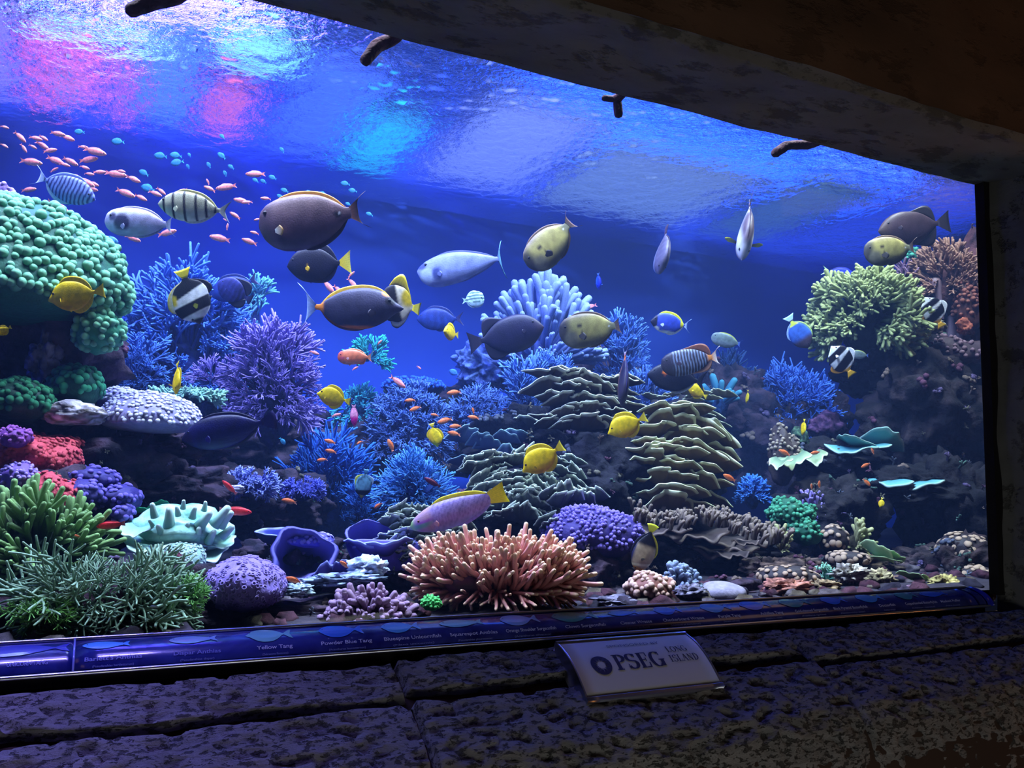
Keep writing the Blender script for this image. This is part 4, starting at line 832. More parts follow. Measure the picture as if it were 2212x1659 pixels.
for (x,y,w_,yw,ti) in [(1715,985,80,.3,1.6),(1750,980,70,-.3,1.62),(1690,995,60,.6,1.5)]: place_leaf(e,l4[int(x)%4],x,y,.88,w_,yw,ti,part='plate')
rock(1727,950,.98,42,52,.08,'small dark green topped stump under the yellow fish','#5a7a5a','#1e2a24',.3)
tl=LF('plate','#3f8a90','#74b4b0','#b8d8c8',4,s=160,k=1.6,ruf=.12,wrap=.35,curl=.7,th=.025)
e=empty('plate_coral',at(1860,970,.9),'teal wavy plate coral standing in the shadow at right','coral')
for i,(x,y,w_,yw,ti,ro) in enumerate([(1845,965,90,.5,.35,.2),(1905,968,100,-.2,.05,.25),(1840,968,110,.1,1.68,.0),(1885,962,80,.2,1.66,0)]): place_leaf(e,(tl if i<2 else tl2)[i%3],x,y,.86,w_,yw,ti,ro,part='plate')
e=empty('shelf_coral',at(1960,1045,.65),'long shelf coral with a pale teal lit edge beside the right frame','coral')
for i,(x,y,w_,yw,ti) in enumerate([(1920,1048,110,.4,1.15),(1975,1050,120,-.1,1.2),(2040,1060,110,-.2,1.35),(2085,1062,90,-.3,1.4)]): place_leaf(e,(tl2 if i<2 else tp)[i],x,y-8,.68,w_,yw,1.72 if i<2 else 1.62,part='plate',hs=.6)
# olive branching coral and brown bushes at right
ol=BR('branch',260,.062,2,4,.55,'#24401e','#b0b878',5,taper=.9)
bush(1868,665,1.05,265,195,120,'olive green branching coral in warm light at right',ol,inner=.35,seed=4,base='#1c2418',zmin=-.6,center=.35)
br=BR('frond',270,.05,2,4,.4,'#5a3438','#b88a72',4,taper=.9)
bush(2050,575,1.0,180,130,75,'brown feathery coral on pale trunks at upper right',br,inner=.35,part='frond',seed=4,base='#4a2c30',zmin=-.15,name='tree_coral',center=.1)
e=empty('leather_coral',at(2060,745,1.0),'pale lilac trunk of the brown feathery coral','coral')
mb=MB(); s2=pxm(2050,680,1.0)
for (x0,y0,x1,y1,r_) in [(2055,745,2045,600,12),(2060,745,2080,610,16),(2030,690,2020,610,9)]: tube(mb,[at(x0,y0,1.0)-at(2060,745,1.0),at((x0+x1)/2+4,(y0+y1)/2,1.0)-at(2060,745,1.0),at(x1,y1,1.0)-at(2060,745,1.0)],[r_*s2,r_*s2*.8,r_*s2*1.4],10,hexc('#6a5870'),c1=hexc('#8a6a6a'))
mb.build('trunk',m_soft,e)
bush(1965,600,1.15,90,80,34,'purple spiky coral between olive and brown corals',BR('spike',280,.06,1,4,.5,'#4a2c4a','#a07a98',3),inner=.25,part='spike',seed=4,base='#3a2438',zmin=-.2)
knobs(1975,555,1.2,40,34,.04,26,4.4,'small mint ball coral behind the olive tang at right',KN('knob','#6fd8b0','#2a7a68',2),'#2a7a68',seed=4)
m1_=KN('knob','#8a6a74','#4a3038',3)
knobs(2030,765,.95,190,70,.08,120,5,'dusty mauve lumpy coral band on the right rock wall',m1_,'#3a262c',seed=4,amp=.3)
knobs(1975,800,1.0,90,80,.08,60,5,'dusty mauve lumpy coral left end of the band',m1_,'#3a262c',seed=5,amp=.3)
knobs(2090,660,.9,50,110,.07,60,5,'rusty brown lumps beside the right frame',KN('knob','#9a5a4a','#5a2c28',3),'#4a2824',seed=6,amp=.3)
bush(1925,838,1.05,90,40,26,'pale cream twiggy polyps on the dark rock at right',BR('twig',290,.08,1,3,.6,'#5a5a44','#d0d0a8',3),inner=.2,part='twig',seed=4,base='#2c2a22',zmin=-.2,name='twiggy_coral')
knobs(1985,672,.98,50,36,.04,24,5,'olive round leaves of coral beside the small banner fish',KN('knob','#98a060','#4a5030',2,el=.5),'#3a4028',seed=4)
knobs(2010,705,.9,60,30,.04,24,5,'tan round polyps below the small banner fish',KN('knob','#a89878','#5a4c3a',2,el=.5),'#4a4030',seed=9)
rock(2085,705,.88,50,40,.06,'orange sponge crust on the rock wall at right','#d0765a','#8a4438',.4,cat='sponge').name='encrusting_sponge'
rock(1790,925,1.25,90,70,.12,'dusky pink soft coral mound left of the teal plate','#8a5a78','#4a3050',.35,cat='coral').name='soft_coral'
# bottom right
mr_=KN('polyp','#c0a080','#5a4434',3,el=.45)
for a in [(2080,1185,.42,100,70,.08,40,7.5,'tan button polyps in the lower right corner, upper group',3),(2095,1238,.34,90,40,.06,34,6.5,'tan button polyps in the lower right corner, lower group',4),(1800,1165,.5,60,60,.06,22,7,'tan button polyps right of the emerald lumps',5),(1830,1205,.42,90,30,.05,22,7,'dim button polyps below the olive finger plate',6),(1700,1245,.26,130,46,.05,40,6,'mixed button polyps on the rubble at bottom right',7)]:
    knobs(*a[:8],a[8],mr_,'#2a2020',seed=a[9],part='polyp',name='button_polyps',cat='polyps',zmin=-.5)
of=BR('finger',300,.15,1,3,.5,'#55502c','#b8b478',3,n=7)
bush(1845,1155,.5,90,62,26,'olive finger plate coral at lower right',of,inner=.25,part='finger',seed=4,base='#3a3420',name='finger_coral',zmin=.0)
e=empty('leafy_coral',at(1905,1200,.4),'smooth pale green leaf-shaped coral at lower right','coral')
lf5=LF('leaf','#5a8060','#8fb078','#b8d090',3,s=170,k=1,ruf=.05,wrap=.15,curl=.25,th=.03,fan=.3)
for i,(x,y,w_,yw,ti,ro) in enumerate([(1890,1200,80,.3,.2,.5),(1925,1208,60,-.4,.7,.6),(1905,1212,80,0,1.0,.2)]): place_leaf(e,lf5[i],x,y,.38,w_,yw,ti,ro,part='leaf')
e=empty('leafy_coral',at(1980,1260,.22),'second pale green leafy coral lower down near the glass','coral')
for i,(x,y,w_,yw,ti,ro) in enumerate([(1965,1250,60,.2,.6,.2),(1985,1260,50,-.3,.2,-.2)]): place_leaf(e,lf5[i],x,y,.22,w_,yw,ti,ro,part='leaf')
bush(1685,1160,.48,50,60,14,'olive yellow finger tips at the right end of the table coral',of,inner=.2,part='finger',seed=8,base=None,name='finger_coral')
for a in [(1835,1240,.24,80,40,'cream white crusted rubble below the button polyps','#d8ceb8','#5a4c40'),(1900,1252,.24,70,40,'pale yellow crusted rubble left of the lower leafy coral','#d0c08a','#5a4a34'),(2040,1262,.18,80,34,'yellow crusted rubble at the glass far right','#d8c878','#6a5634'),(1700,1270,.16,110,36,'orange pink crusted rubble at the glass','#d89078','#7a4a40'),(1780,1268,.15,80,30,'tan crusted rubble between the orange pink and cream ones','#b89c70','#5a4838'),(1490,1278,.15,60,28,'grey rubble beside the peach bubbly coral','#8a8494','#4a4450'),(1320,1300,.1,110,24,'speckled grey rubble between anemone and peach coral','#8a8498','#3a3648'),(1960,1278,.12,90,22,'mauve rubble at the glass near the lower leafy coral','#8a6a7a','#4a3840')]:
    rock(a[0],a[1],a[2],a[3],a[4],.07,a[5],a[6],a[7],.6,fr=2.8)
bush(1785,1235,.3,60,40,30,'mint frilly patch among the bottom right rubble',BR('twig',310,.1,1,4,.8,'#2a7a60','#a8e0b8',2),inner=.3,part='twig',seed=4,base='#2a5a48',name='twiggy_coral')
rb=random.Random(12); e=empty('reef_rubble',at(1100,1310,.15),'loose mixed coral rubble lying along the foot of the glass','rubble')
rbm=[]
for i,(c_,c2_) in enumerate([('#6a5c70','#2c2434'),('#a09090','#4a4044'),('#8a5a68','#3a2430'),('#b8a88c','#5a4c3c'),('#4a4458','#1e1a28'),('#7a4a58','#301c24')]):
    mb=MB(); blob(mb,(0,0,0),(1,.8,.6),.6,1.8,hexc(c_),2,i,hexc(c2_)); me=mb.mesh('stone'); me.materials.append(m_rock); rbm.append(me)
for i in range(290):
    x=rb.uniform(-60,2130); Y=rb.uniform(.03,.5)**1.0; p=at(x,1290,Y); z=CZ-.345+Y*.02; 
    if 900<x<1260 and Y<.3: continue
    p[2]=z; link('stone',rb.choice(rbm),e,Matrix.Translation((p-np.array(e.location[:])).tolist())@Matrix.Rotation(rb.random()*6,4,'Z')@Matrix.Scale(rb.uniform(.012,.042),4))
# dead stubs hanging from the beam, just behind the glass
def stub(P,r,label,Y=.12):
    o0=at(*P[0],Y); e_=MB(); s2=pxm(*P[0],Y); pts=[at(x,y,Y)-o0 for x,y in P]; pts[0]=pts[0]*1.0+np.array([0,-Y-.01,max(0,GZT+.06-(o0+pts[0])[2])]); n=14
    pp=[]; 
    for i in range(n):
        t=i/(n-1)*(len(pts)-1); k=min(int(t),len(pts)-2); pp.append(pts[k]*(1-(t-k))+pts[k+1]*(t-k))
    rr=[r*s2*(1+.22*nz(p,25,3)) for p in pp]; tube(e_,pp,rr,12,hexc('#4a3038'),c1=hexc('#3a262c'))
    o=e_.build('rock_stub',m_rock); o.location=[float(x) for x in o0]; tag(o,label,'rock')
stub([(420,-40),(390,-8),(330,2),(285,22)],17,'dark knotted stub hanging over the tank at far top left')
stub([(880,60),(850,84),(815,98),(790,130)],14,'dark bent stub hanging below the beam, second from the left')
stub([(1335,190),(1333,215),(1336,246)],9.5,'short straight dark stub hanging below the middle of the beam')
stub([(1345,205),(1325,214),(1306,212)],7,'tiny sideways knob beside the short straight stub')
stub([(1790,300),(1750,312),(1700,314),(1676,330)],10,'reddish brown bent stub hanging below the right part of the beam')
# ================================================================ fish
m_fish=mat_attr('fish_skin',.5,9,.30,.25,70,bdist=.003,spec=.35)
m_fin=mat_attr('fin_skin',.5,60,.12,.25,90,bdist=.002,spec=.4)
WD=[.03,.28,.6,.9,1,.88,.62,.35,.17,.06]
def sst(a,b,x): t=np.clip((x-a)/(b-a+1e-9),0,1); return t*t*(3-2*t)
def pig(ops,x,z):
    """pigment at body position x (0 snout, .84 tail root), z (-1 belly, 1 back)"""
    c=np.tile(hexc(ops[0]),(len(x),1)).astype(float)
    for o in ops[1:]:
        k=o[0]
        if k=='band': _,a,b,sl,h,so=o; u=x+sl*z; m=sst(a-so,a+so,u)*(1-sst(b-so,b+so,u))
        elif k=='top': _,z0,h,so=o; m=sst(z0-so,z0+so,z)
        elif k=='bot': _,z0,h,so=o; m=1-sst(z0-so,z0+so,z)
        elif k=='spot': _,a,b,ra,rb,h,so=o; d=np.sqrt(((x-a)/ra)**2+((z-b)/rb)**2); m=1-sst(1-so,1+so,d)
        elif k=='front': _,a,sl,h,so=o; m=1-sst(a-so,a+so,x+sl*z)
        elif k=='back': _,a,sl,h,so=o; m=sst(a-so,a+so,x+sl*z)
        elif k=='vst': _,n,h,am=o; m=am*sst(-.1,.5,np.sin(x*n*2*pi+np.sin(z*5)*.7))
        elif k=='hst': _,n,h,am=o; m=am*sst(.0,.4,np.sin(z*n*pi+1))
        elif k=='net': _,n,h,am=o; q=np.abs(np.sin(x*n*pi+z*n*.38))*np.abs(np.sin(x*n*pi-z*n*.38)); m=am*(1-sst(.05,.35,q))
        m=m[:,None]; c=c*(1-m)+hexc(h)*m
    return c
_fm={}
def fish_meshes(key,S,lod):
    kk=(key,lod)
    if kk in _fm: return _fm[kk]
    sh=SH[S.get('shape','oval')]; ht=S['h']; hb=S.get('hb',ht); wd=S.get('w',.075)
    nx,nt={2:(72,30),1:(40,18),0:(18,10)}[lod]
    x=np.linspace(0,1,nx)**1.0*.84; x[1]=.006; T=herm(SHX,sh[0],x)*ht; B=-herm(SHX,sh[1],x)*hb; Wd=herm(SHX,WD,x)*wd
    Wd=np.maximum(Wd,.004); th=np.linspace(0,2*pi,nt,endpoint=False)
    P=np.zeros((nx,nt,3)); mid=(T+B)/2; hf=(T-B)/2
    cz=np.cos(th); sy=np.sin(th); 
    P[:,:,0]=x[:,None]; P[:,:,2]=mid[:,None]+hf[:,None]*cz[None]; P[:,:,1]=Wd[:,None]*np.sign(sy)[None]*np.abs(sy[None])**.85
    zz=np.where(P[:,:,2]>0,P[:,:,2]/ht,P[:,:,2]/hb)
    mb=MB(); cc=pig(S['col'],P[:,:,0].ravel(),zz.ravel()); mb.grid(P,cc,closed=True)
    n0=0; mb.f.append(tuple(range(nt))); mb.f.append(tuple((nx-1)*nt+i for i in range(nt))[::-1])
    if lod>0:   # mouth and gill line as shallow folds
        pass
    out={'body':mb.mesh('body')}
    def fin(name,base,tip,cb,ct,n=16,thick=.005):
        """base, tip: (n,3) rows"""
        m=5 if lod else 3; G=[]
        for k in range(m):
            q=k/(m-1); G.append(base*(1-q)+tip*q)
        G=np.array(G); off=np.linspace(thick,thick*.25,m)[:,None,None]*np.array([0,1,0])
        A=G+off; Bk=G-off; ring=np.concatenate([A,Bk[::-1]],axis=0)
        rib=1-.14*(np.arange(G.shape[1])%2)
        q=np.concatenate([np.linspace(0,1,m),np.linspace(1,0,m)]); c=(cb[None]*(1-q[:,None,None])+ct[None]*q[:,None,None])*rib[None,:,None]*np.ones((2*m,G.shape[1],1))
        mbf=MB(); mbf.grid(ring.transpose(1,0,2),c.transpose(1,0,2),closed=True); return mbf.mesh(name)
    def edge(xs,top): return herm(SHX,sh[0 if top else 1],xs)*(ht if top else -hb)
    nf=18 if lod else 8
    for nm,top in (('dorsal_fin',True),('anal_fin',False)):
        q=S.get('dors' if top else 'anal')
        if not q: continue
        x0,x1,fh,kind,c0,c1=q[:6]; t=np.linspace(0,1,nf); xs=x0+(x1-x0)*t; e=edge(xs,top)
        pf={'long':np.clip(t*5,0,1)**.6*(.75+.25*t)*(1-t**9),'tri':np.sin(pi*t**1.8)**.8,'high':np.sin(pi*np.clip(t,0,1)**.6)**.7*(1-.3*t),'sail':np.exp(-((t-.3)/.35)**2)}[kind]
        pf[0]*=.2; base=np.stack([xs,0*xs,e*.93],1); sw=q[6] if len(q)>6 else .3
        tip=np.stack([xs+fh*pf*sw,0*xs,e+(1 if top else -1)*fh*pf],1)
        out[nm]=fin(nm,base,tip,np.tile(hexc(c0),(1,1)),np.tile(hexc(c1),(1,1)))
    ty,tl,tspan,c0,c1=S['tail']; t=np.linspace(-1,1,nf+1); pr=hb*sh[1][-1]*.95
    base=np.stack([np.full_like(t,.825),0*t,t*pr],1)
    if ty=='fork': xe=.84+tl*(.45+.55*np.abs(t)**1.3); ze=t*tspan
    elif ty=='crescent': xe=.84+tl*(.38+.62*np.abs(t)**3); ze=np.sign(t)*np.abs(t)**.8*tspan
    elif ty=='lyre': xe=.84+tl*(.42+.58*np.abs(t)**2.4); ze=np.sign(t)*np.abs(t)**.7*tspan
    elif ty=='fan': xe=.84+tl*(1-.18*t*t); ze=t*tspan
    else: xe=.84+tl*(.92+.08*t*t); ze=t*tspan
    tip=np.stack([xe,0*t,ze],1)
    cb,ct=np.tile(hexc(c0),(1,1)),np.tile(hexc(c1),(1,1)); out['tail_fin']=fin('tail_fin',base,tip,cb,ct)
    if S.get('pec') and lod:
        px_,pz,pl,pc,ang=S['pec'][:5]; hw=float(herm(SHX,WD,np.array([px_]))[0])*wd*.95
        for nm,sg in (('pectoral_fin',-1),('pectoral_fin_far',1)):
            t=np.linspace(-1,1,9); base=np.stack([px_+0*t,sg*hw+0*t,pz+t*pl*.14],1)
            d=np.array([.8,sg*.55,-.12]) if ang==0 else np.array([.35,sg*.95,-.1])
            tip=base+d*pl*(1-.35*t[:,None]**2)+np.stack([0*t,0*t,t*pl*(.30 if ang==0 else .16)],1)
            out[nm]=fin('pectoral_fin',base,tip,np.tile(hexc(pc),(1,1)),np.tile(hexc(S['pec'][5] if len(S['pec'])>5 else pc),(1,1)),thick=.004)
    if S.get('pelv') and lod:
        px_,pl,pc=S['pelv']; e=float(edge(np.array([px_]),False)[0]); t=np.linspace(0,1,6)
        base=np.stack([px_+t*.05,0*t,e*.93+0*t],1); tip=base+np.stack([pl*.75*(1-t*.4),0*t,-pl*.6*(1-t*.7)],1); out['pelvic_fin']=fin('pelvic_fin',base,tip,np.tile(hexc(pc),(1,1)),np.tile(hexc(pc),(1,1)))
    # eyes
    ex,ez,er,ec=S.get('eye',(.10,.25,.022,'#202028')); ez=ez*ht; hw=float(herm(SHX,WD,np.array([ex]))[0])*wd; zc=float(mid[0]); 
    mb=MB(); V,Fc=ico(2 if lod else 1); cc=np.where((V[:,1]<-.80)[:,None],hexc('#050508'),hexc(ec)); mb.add(V*np.array([1,.5,1])*er*1.15,Fc,cc); me=mb.mesh('eye'); out['eye']=me
    te=ht*float(herm(SHX,sh[0],np.array([ex]))[0]); be=hb*float(herm(SHX,sh[1],np.array([ex]))[0]); ez=min(ez,te*.62); q=(ez-(te-be)/2)/((te+be)/2); loc=(ex,-(hw*max(.05,1-q*q)**.425+er*.05),ez)
    for k,me in out.items(): me.materials.append(m_fish if k in('body','eye') else m_fin)
    _fm[kk]=(out,loc); return _fm[kk]
def fish(key,hd,tl,Y,label,Y2=None,up=(0,-1),lod=2,group=None,tailyaw=0,cat='fish',name=None,only=None):
    S=SP[key]; A=at(*hd,Y); sA=(Y+D)/ray(*hd)[1]; B=ray(*tl)*sA+np.array([0,-D,CZ])+(0 if Y2 is None else (Y2-Y)*ray(*tl)/np.linalg.norm(ray(*tl))); L=float(np.linalg.norm(B-A)); ex=(B-A)/L
    u=imgdir(up[0],up[1])+(ray(*hd)/np.linalg.norm(ray(*hd))*up[2] if len(up)>2 else 0); u=u-ex*np.dot(u,ex); u/=np.linalg.norm(u); ey=np.cross(u,ex)
    # keep local -y towards the camera
    if np.dot(ey,np.array([0,-D,CZ])-A)>0: ey=-ey; mir=True
    else: mir=False
    M=Matrix([[float(ex[i]),float(ey[i]),float(u[i])] for i in range(3)]).to_4x4()
    root=empty(name or S['name'],A,label,cat,group); root.matrix_basis=Matrix.Translation(A.tolist())@M@Matrix.Scale(L,4)
    ms,el=fish_meshes(key,S,lod)
    for k,me in ms.items():
        if k=='eye':
            for sg in (1,-1) if lod else (1,):
                link('eye',me,root,Matrix.Translation((el[0],el[1]*sg,el[2]))@Matrix.Diagonal((1,sg,1,1)))
        elif lod==0 and k in('anal_fin','pelvic_fin'): continue
        else:
            mw=None
            if k=='tail_fin' and tailyaw: mw=Matrix.Translation((.83,0,0))@Matrix.Rotation(tailyaw,4,'Z')@Matrix.Translation((-.83,0,0))
            link('pectoral_fin' if k.startswith('pect') else k,me,root,mw)
    return root
Yl='#f6d000'
SP={
'ytang':dict(name='yellow_tang',shape='tang',h=.27,hb=.25,w=.075,col=[Yl,('bot',-.5,'#e0a800',.4)],dors=(.22,.80,.10,'long',Yl,'#e8c800'),anal=(.40,.80,.09,'long',Yl,'#f0cc00'),tail=('trunc',.16,.13,Yl,'#ffe640'),pec=(.26,-.05,.13,'#ffd820',1),pelv=(.3,.09,'#f0c800'),eye=(.14,.35,.020,'#806000')),
'bigdark':dict(name='surgeonfish',shape='blunt',h=.235,hb=.262,w=.09,col=['#6d5360',('top',.35,'#7d6468',.5),('bot',-.55,'#4a3c54',.3),('front',.12,0,'#57404c',.06),('spot',.72,.0,.035,.10,'#101018',.3),('spot',.735,.05,.012,.05,'#f0f0ff',.3)],dors=(.20,.80,.035,'long','#c88430','#e0962c'),anal=(.38,.80,.04,'long','#3a2c3c','#281e30'),tail=('crescent',.16,.17,'#8a5a4c','#40303c'),pec=(.155,-.07,.11,'#f2eee8',0,'#c89030'),pelv=(.25,.05,'#2a2030'),eye=(.085,.55,.018,'#3a2a28')),
'lilac':dict(name='surgeonfish',shape='blunt',h=.20,hb=.19,w=.075,col=['#a79cc8',('top',.45,'#e8e0f0',.3),('spot',.26,-.05,.11,.6,'#3a3058',.25),('spot',.13,.3,.05,.3,'#4a4068',.3),('bot',-.7,'#8078a0',.2)],dors=(.2,.80,.03,'long','#6a6090','#c8c0e0'),anal=(.4,.8,.03,'long','#605888','#8880b0'),tail=('crescent',.13,.16,'#6a64a0','#d8e0ff'),pec=(.25,-.06,.10,'#8078a8',0),eye=(.10,.4,.015,'#202030')),
'convict':dict(name='convict_tang',shape='oval',h=.20,hb=.19,w=.07,col=['#b9b79a',('bot',-.4,'#d8d8c8',.4)]+[('band',a,a+.034,.03,'#0c0a10',.008) for a in (.08,.21,.36,.51,.64)]+[('band',.76,.79,0,'#15131a',.008)],dors=(.2,.80,.04,'long','#a8a468','#c0b870'),anal=(.38,.8,.035,'long','#c8c8b0','#e8e8e0'),tail=('fork',.14,.15,'#c8c8b8','#98a0a8'),pec=(.24,-.05,.10,'#c8c8a0',0),eye=(.085,.3,.016,'#101010')),
'blacktail':dict(name='purple_tang',shape='oval',h=.27,hb=.27,w=.07,col=['#14122c',('spot',.33,-.2,.028,.10,'#ffcc20',.3)],dors=(.2,.80,.10,'tri','#0e0c20','#181838'),anal=(.36,.8,.07,'tri','#0e0c20','#20204a'),tail=('trunc',.17,.19,'#f8d820','#fff060'),pec=(.30,-.06,.10,'#ffc820',0),pelv=(.3,.08,'#2030a0'),eye=(.11,.35,.016,'#202040')),
'naso':dict(name='naso_tang',shape='tang',h=.185,hb=.20,w=.07,col=['#34304a',('top',.25,'#4a4660',.4),('back',.755,0,'#f08a20',.015),('spot',.12,.35,.05,.25,'#15131a',.2),('spot',.15,.75,.05,.14,'#f0a030',.3),('bot',-.88,'#c86a30',.05)],dors=(.14,.78,.035,'long','#f0b830','#f8c840'),anal=(.36,.78,.025,'long','#a05a30','#3a2030'),tail=('lyre',.17,.23,'#30488a','#a0b8f0'),pec=(.25,-.05,.09,'#3a3448',0),eye=(.13,.45,.014,'#101018')),
'unicorn':dict(name='unicornfish',shape='uni',h=.14,hb=.185,w=.07,col=['#8a96d0',('top',.3,'#7680c0',.5),('spot',.09,-.35,.065,.45,'#b8c8e8',.3),('spot',.055,.35,.05,.25,'#3a4490',.3),('spot',.20,-.3,.045,.35,'#4a5498',.3)],dors=(.22,.80,.018,'long','#5058a0','#3a4488'),anal=(.4,.8,.015,'long','#7a84c0','#5a64a8'),tail=('crescent',.14,.20,'#5a74b0','#4a8a98'),pec=(.2,-.06,.07,'#7a84c0',0),eye=(.10,.45,.013,'#202850')),
'olive':dict(name='olive_tang',shape='blunt',h=.25,hb=.26,w=.085,col=['#b8ac62',('front',.16,0,'#4c463c',.08),('bot',-.5,'#6a6648',.3),('top',.75,'#8a7a58',.2),('spot',.17,-.35,.10,.4,'#8a8468',.3),('spot',.33,-.05,.02,.10,'#3a3430',.4),('spot',.31,.28,.04,.04,'#3a3028',.4),('back',.74,0,'#8a8868',.05),('spot',.745,.02,.012,.05,'#fafaff',.3)],dors=(.2,.80,.035,'long','#6a5a50','#7a6250'),anal=(.4,.8,.035,'long','#5a5040','#6a5240'),tail=('crescent',.15,.17,'#6a6258','#7a5a50'),pec=(.28,-.08,.13,'#4a4438',0),pelv=(.27,.05,'#3a3430'),eye=(.10,.35,.016,'#101010')),
'trigger':dict(name='triggerfish',shape='oval',h=.235,hb=.245,w=.085,col=['#1c1838',('front',.1,0,'#2c2038',.08)],dors=(.50,.80,.15,'tri','#120e26','#1c1838'),anal=(.48,.80,.14,'tri','#120e26','#181430'),tail=('trunc',.16,.15,'#2a2038','#1a1630'),pec=(.24,0,.07,'#201a38',0),eye=(.13,.4,.013,'#303050')),
'brtrigger':dict(name='triggerfish',shape='oval',h=.22,hb=.25,w=.085,col=['#38262e',('front',.12,0,'#4c382c',.08)],dors=(.46,.80,.13,'tri','#1c1418','#181018'),anal=(.46,.80,.14,'tri','#1c1418','#281e28'),tail=('trunc',.16,.16,'#2a1e26','#201820'),pec=(.24,0,.07,'#3a2a30',0),eye=(.13,.4,.013,'#202020')),
'banner':dict(name='banner_butterflyfish',shape='disc',h=.33,hb=.31,w=.06,col=['#f0f0f4',('band',.20,.40,.05,'#0c0a18',.012),('band',.56,.86,.10,'#0c0a14',.012),('front',.10,0,'#18141c',.02),('spot',.5,.9,.10,.2,'#f0d020',.3)],dors=(.28,.80,.10,'high','#f0f0f0','#f0d830'),anal=(.45,.8,.10,'high','#15121c','#15121c'),tail=('trunc',.15,.15,'#e8c820','#f8e020'),pec=(.26,-.05,.10,'#e8e020',0),pelv=(.3,.13,'#0c0a14'),eye=(.10,.25,.018,'#101010')),
'banner2':dict(name='banner_butterflyfish',shape='disc',h=.33,hb=.31,w=.06,col=['#f0f0f4',('band',.16,.34,.05,'#0c0a18',.012),('band',.46,.72,.10,'#0c0a14',.012),('back',.74,.0,'#f0b020',.02)],dors=(.28,.80,.12,'sail','#f0f0f0','#f8f8ff'),anal=(.45,.8,.10,'high','#15121c','#e8a020'),tail=('trunc',.15,.15,'#f0a820','#f8c820'),pec=(.26,-.05,.10,'#e8e8f0',0),pelv=(.3,.13,'#0c0a14'),eye=(.10,.25,.018,'#101010')),
'bfly':dict(name='butterflyfish',shape='disc',h=.42,hb=.38,w=.06,col=['#15121c',('back',.52,.16,'#e8e0c8',.03),('spot',.7,.5,.16,.5,'#f0d020',.3),('spot',.15,-.5,.1,.2,'#8a8aa0',.3)],dors=(.22,.80,.26,'sail','#202028','#f8e020'),anal=(.40,.8,.14,'high','#c0c8d8','#20202c'),tail=('trunc',.16,.15,'#f4e020','#f8f060'),pec=(.26,-.05,.10,'#8088a0',0),pelv=(.3,.08,'#101018'),eye=(.10,.25,.018,'#101010')),
'angel':dict(name='angelfish',shape='oval',h=.30,hb=.30,w=.065,col=['#2c3080',('back',.55,0,'#1a1c50',.1),('vst',9,'#3a40a0',.3)],dors=(.3,.84,.16,'tri','#14143c','#101030',.9),anal=(.4,.84,.14,'tri','#14143c','#101030',.9),tail=('fan',.14,.14,'#20245c','#181a48'),pec=(.28,-.05,.14,'#5a64b0',1),eye=(.12,.3,.014,'#101020')),
'deepblue':dict(name='surgeonfish',shape='oval',h=.165,hb=.175,w=.07,col=['#0e0a52',('top',.7,'#080634',.2),('front',.12,0,'#0a0838',.06)],dors=(.2,.80,.03,'long','#100c48','#0c0838'),anal=(.4,.8,.03,'long','#100c48','#0c0838'),tail=('fan',.15,.10,'#141050','#1c1860'),pec=(.26,-.05,.09,'#181470',0),eye=(.10,.35,.010,'#202050')),
'hazydark':dict(name='surgeonfish',shape='oval',h=.23,hb=.23,w=.07,col=['#142a78',('vst',7,'#203c90',.4)],dors=(.2,.80,.06,'long','#102060','#102060'),anal=(.4,.8,.05,'long','#102060','#102060'),tail=('fork',.15,.15,'#1c2060','#241c50'),eye=(.10,.35,.012,'#202050')),
'wrasse':dict(name='checkerboard_wrasse',shape='elong',h=.135,hb=.145,w=.07,col=['#a08ac8',('net',17,'#5a4090',.5),('front',.24,0,'#b890a8',.04),('spot',.12,-.1,.10,.2,'#70b090',.6),('spot',.16,.1,.08,.12,'#b060c0',.5),('bot',-.7,'#90a0e0',.3),('band',.0,.05,0,'#90c060',.03)],dors=(.26,.82,.045,'long','#d8c830','#f0e030'),anal=(.44,.82,.035,'long','#9080d0','#a0a0f0'),tail=('trunc',.165,.105,'#f0d818','#ffea20'),pec=(.24,-.04,.07,'#e0a0a0',0),pelv=(.27,.04,'#a090d0'),eye=(.105,.25,.011,'#b05030')),
'patt':dict(name='patterned_triggerfish',shape='blunt',h=.21,hb=.21,w=.075,col=['#3a3038',('vst',20,'#8fa0c0',.75),('front',.2,0,'#2a2430',.05),('back',.76,0,'#e89040',.02)],dors=(.35,.82,.10,'tri','#6a4030','#8a5038',.8),anal=(.45,.82,.07,'tri','#3a3040','#c89070',.8),tail=('lyre',.16,.17,'#f0a050','#f8e8e0'),pec=(.24,0,.09,'#403440',0),eye=(.10,.4,.013,'#101010')),
'blackorange':dict(name='achilles_tang',shape='oval',h=.22,hb=.22,w=.07,col=['#100e1c',('spot',.28,.25,.05,.12,'#f07820',.3)],dors=(.2,.80,.05,'long','#0c0a18','#0c0a18'),anal=(.4,.8,.05,'long','#0c0a18','#c8d0e0'),tail=('fork',.15,.20,'#101020','#0c0c1c'),eye=(.1,.4,.012,'#101010')),
'powder':dict(name='powder_blue_tang',shape='oval',h=.24,hb=.24,w=.07,col=['#3a50c8',('front',.16,0,'#0c0c24',.02),('bot',-.8,'#e0f0ff',.06),('spot',.15,-.7,.07,.25,'#f0f8ff',.3),('spot',.76,.1,.04,.4,'#e8e020',.3)],dors=(.18,.80,.06,'long','#e8e820','#f8f830'),anal=(.4,.8,.05,'long','#d8e8ff','#f0f8ff'),tail=('crescent',.15,.18,'#c8d8f8','#6a90e0'),pec=(.24,-.05,.10,'#c8d8f0',0),eye=(.10,.35,.014,'#080810')),
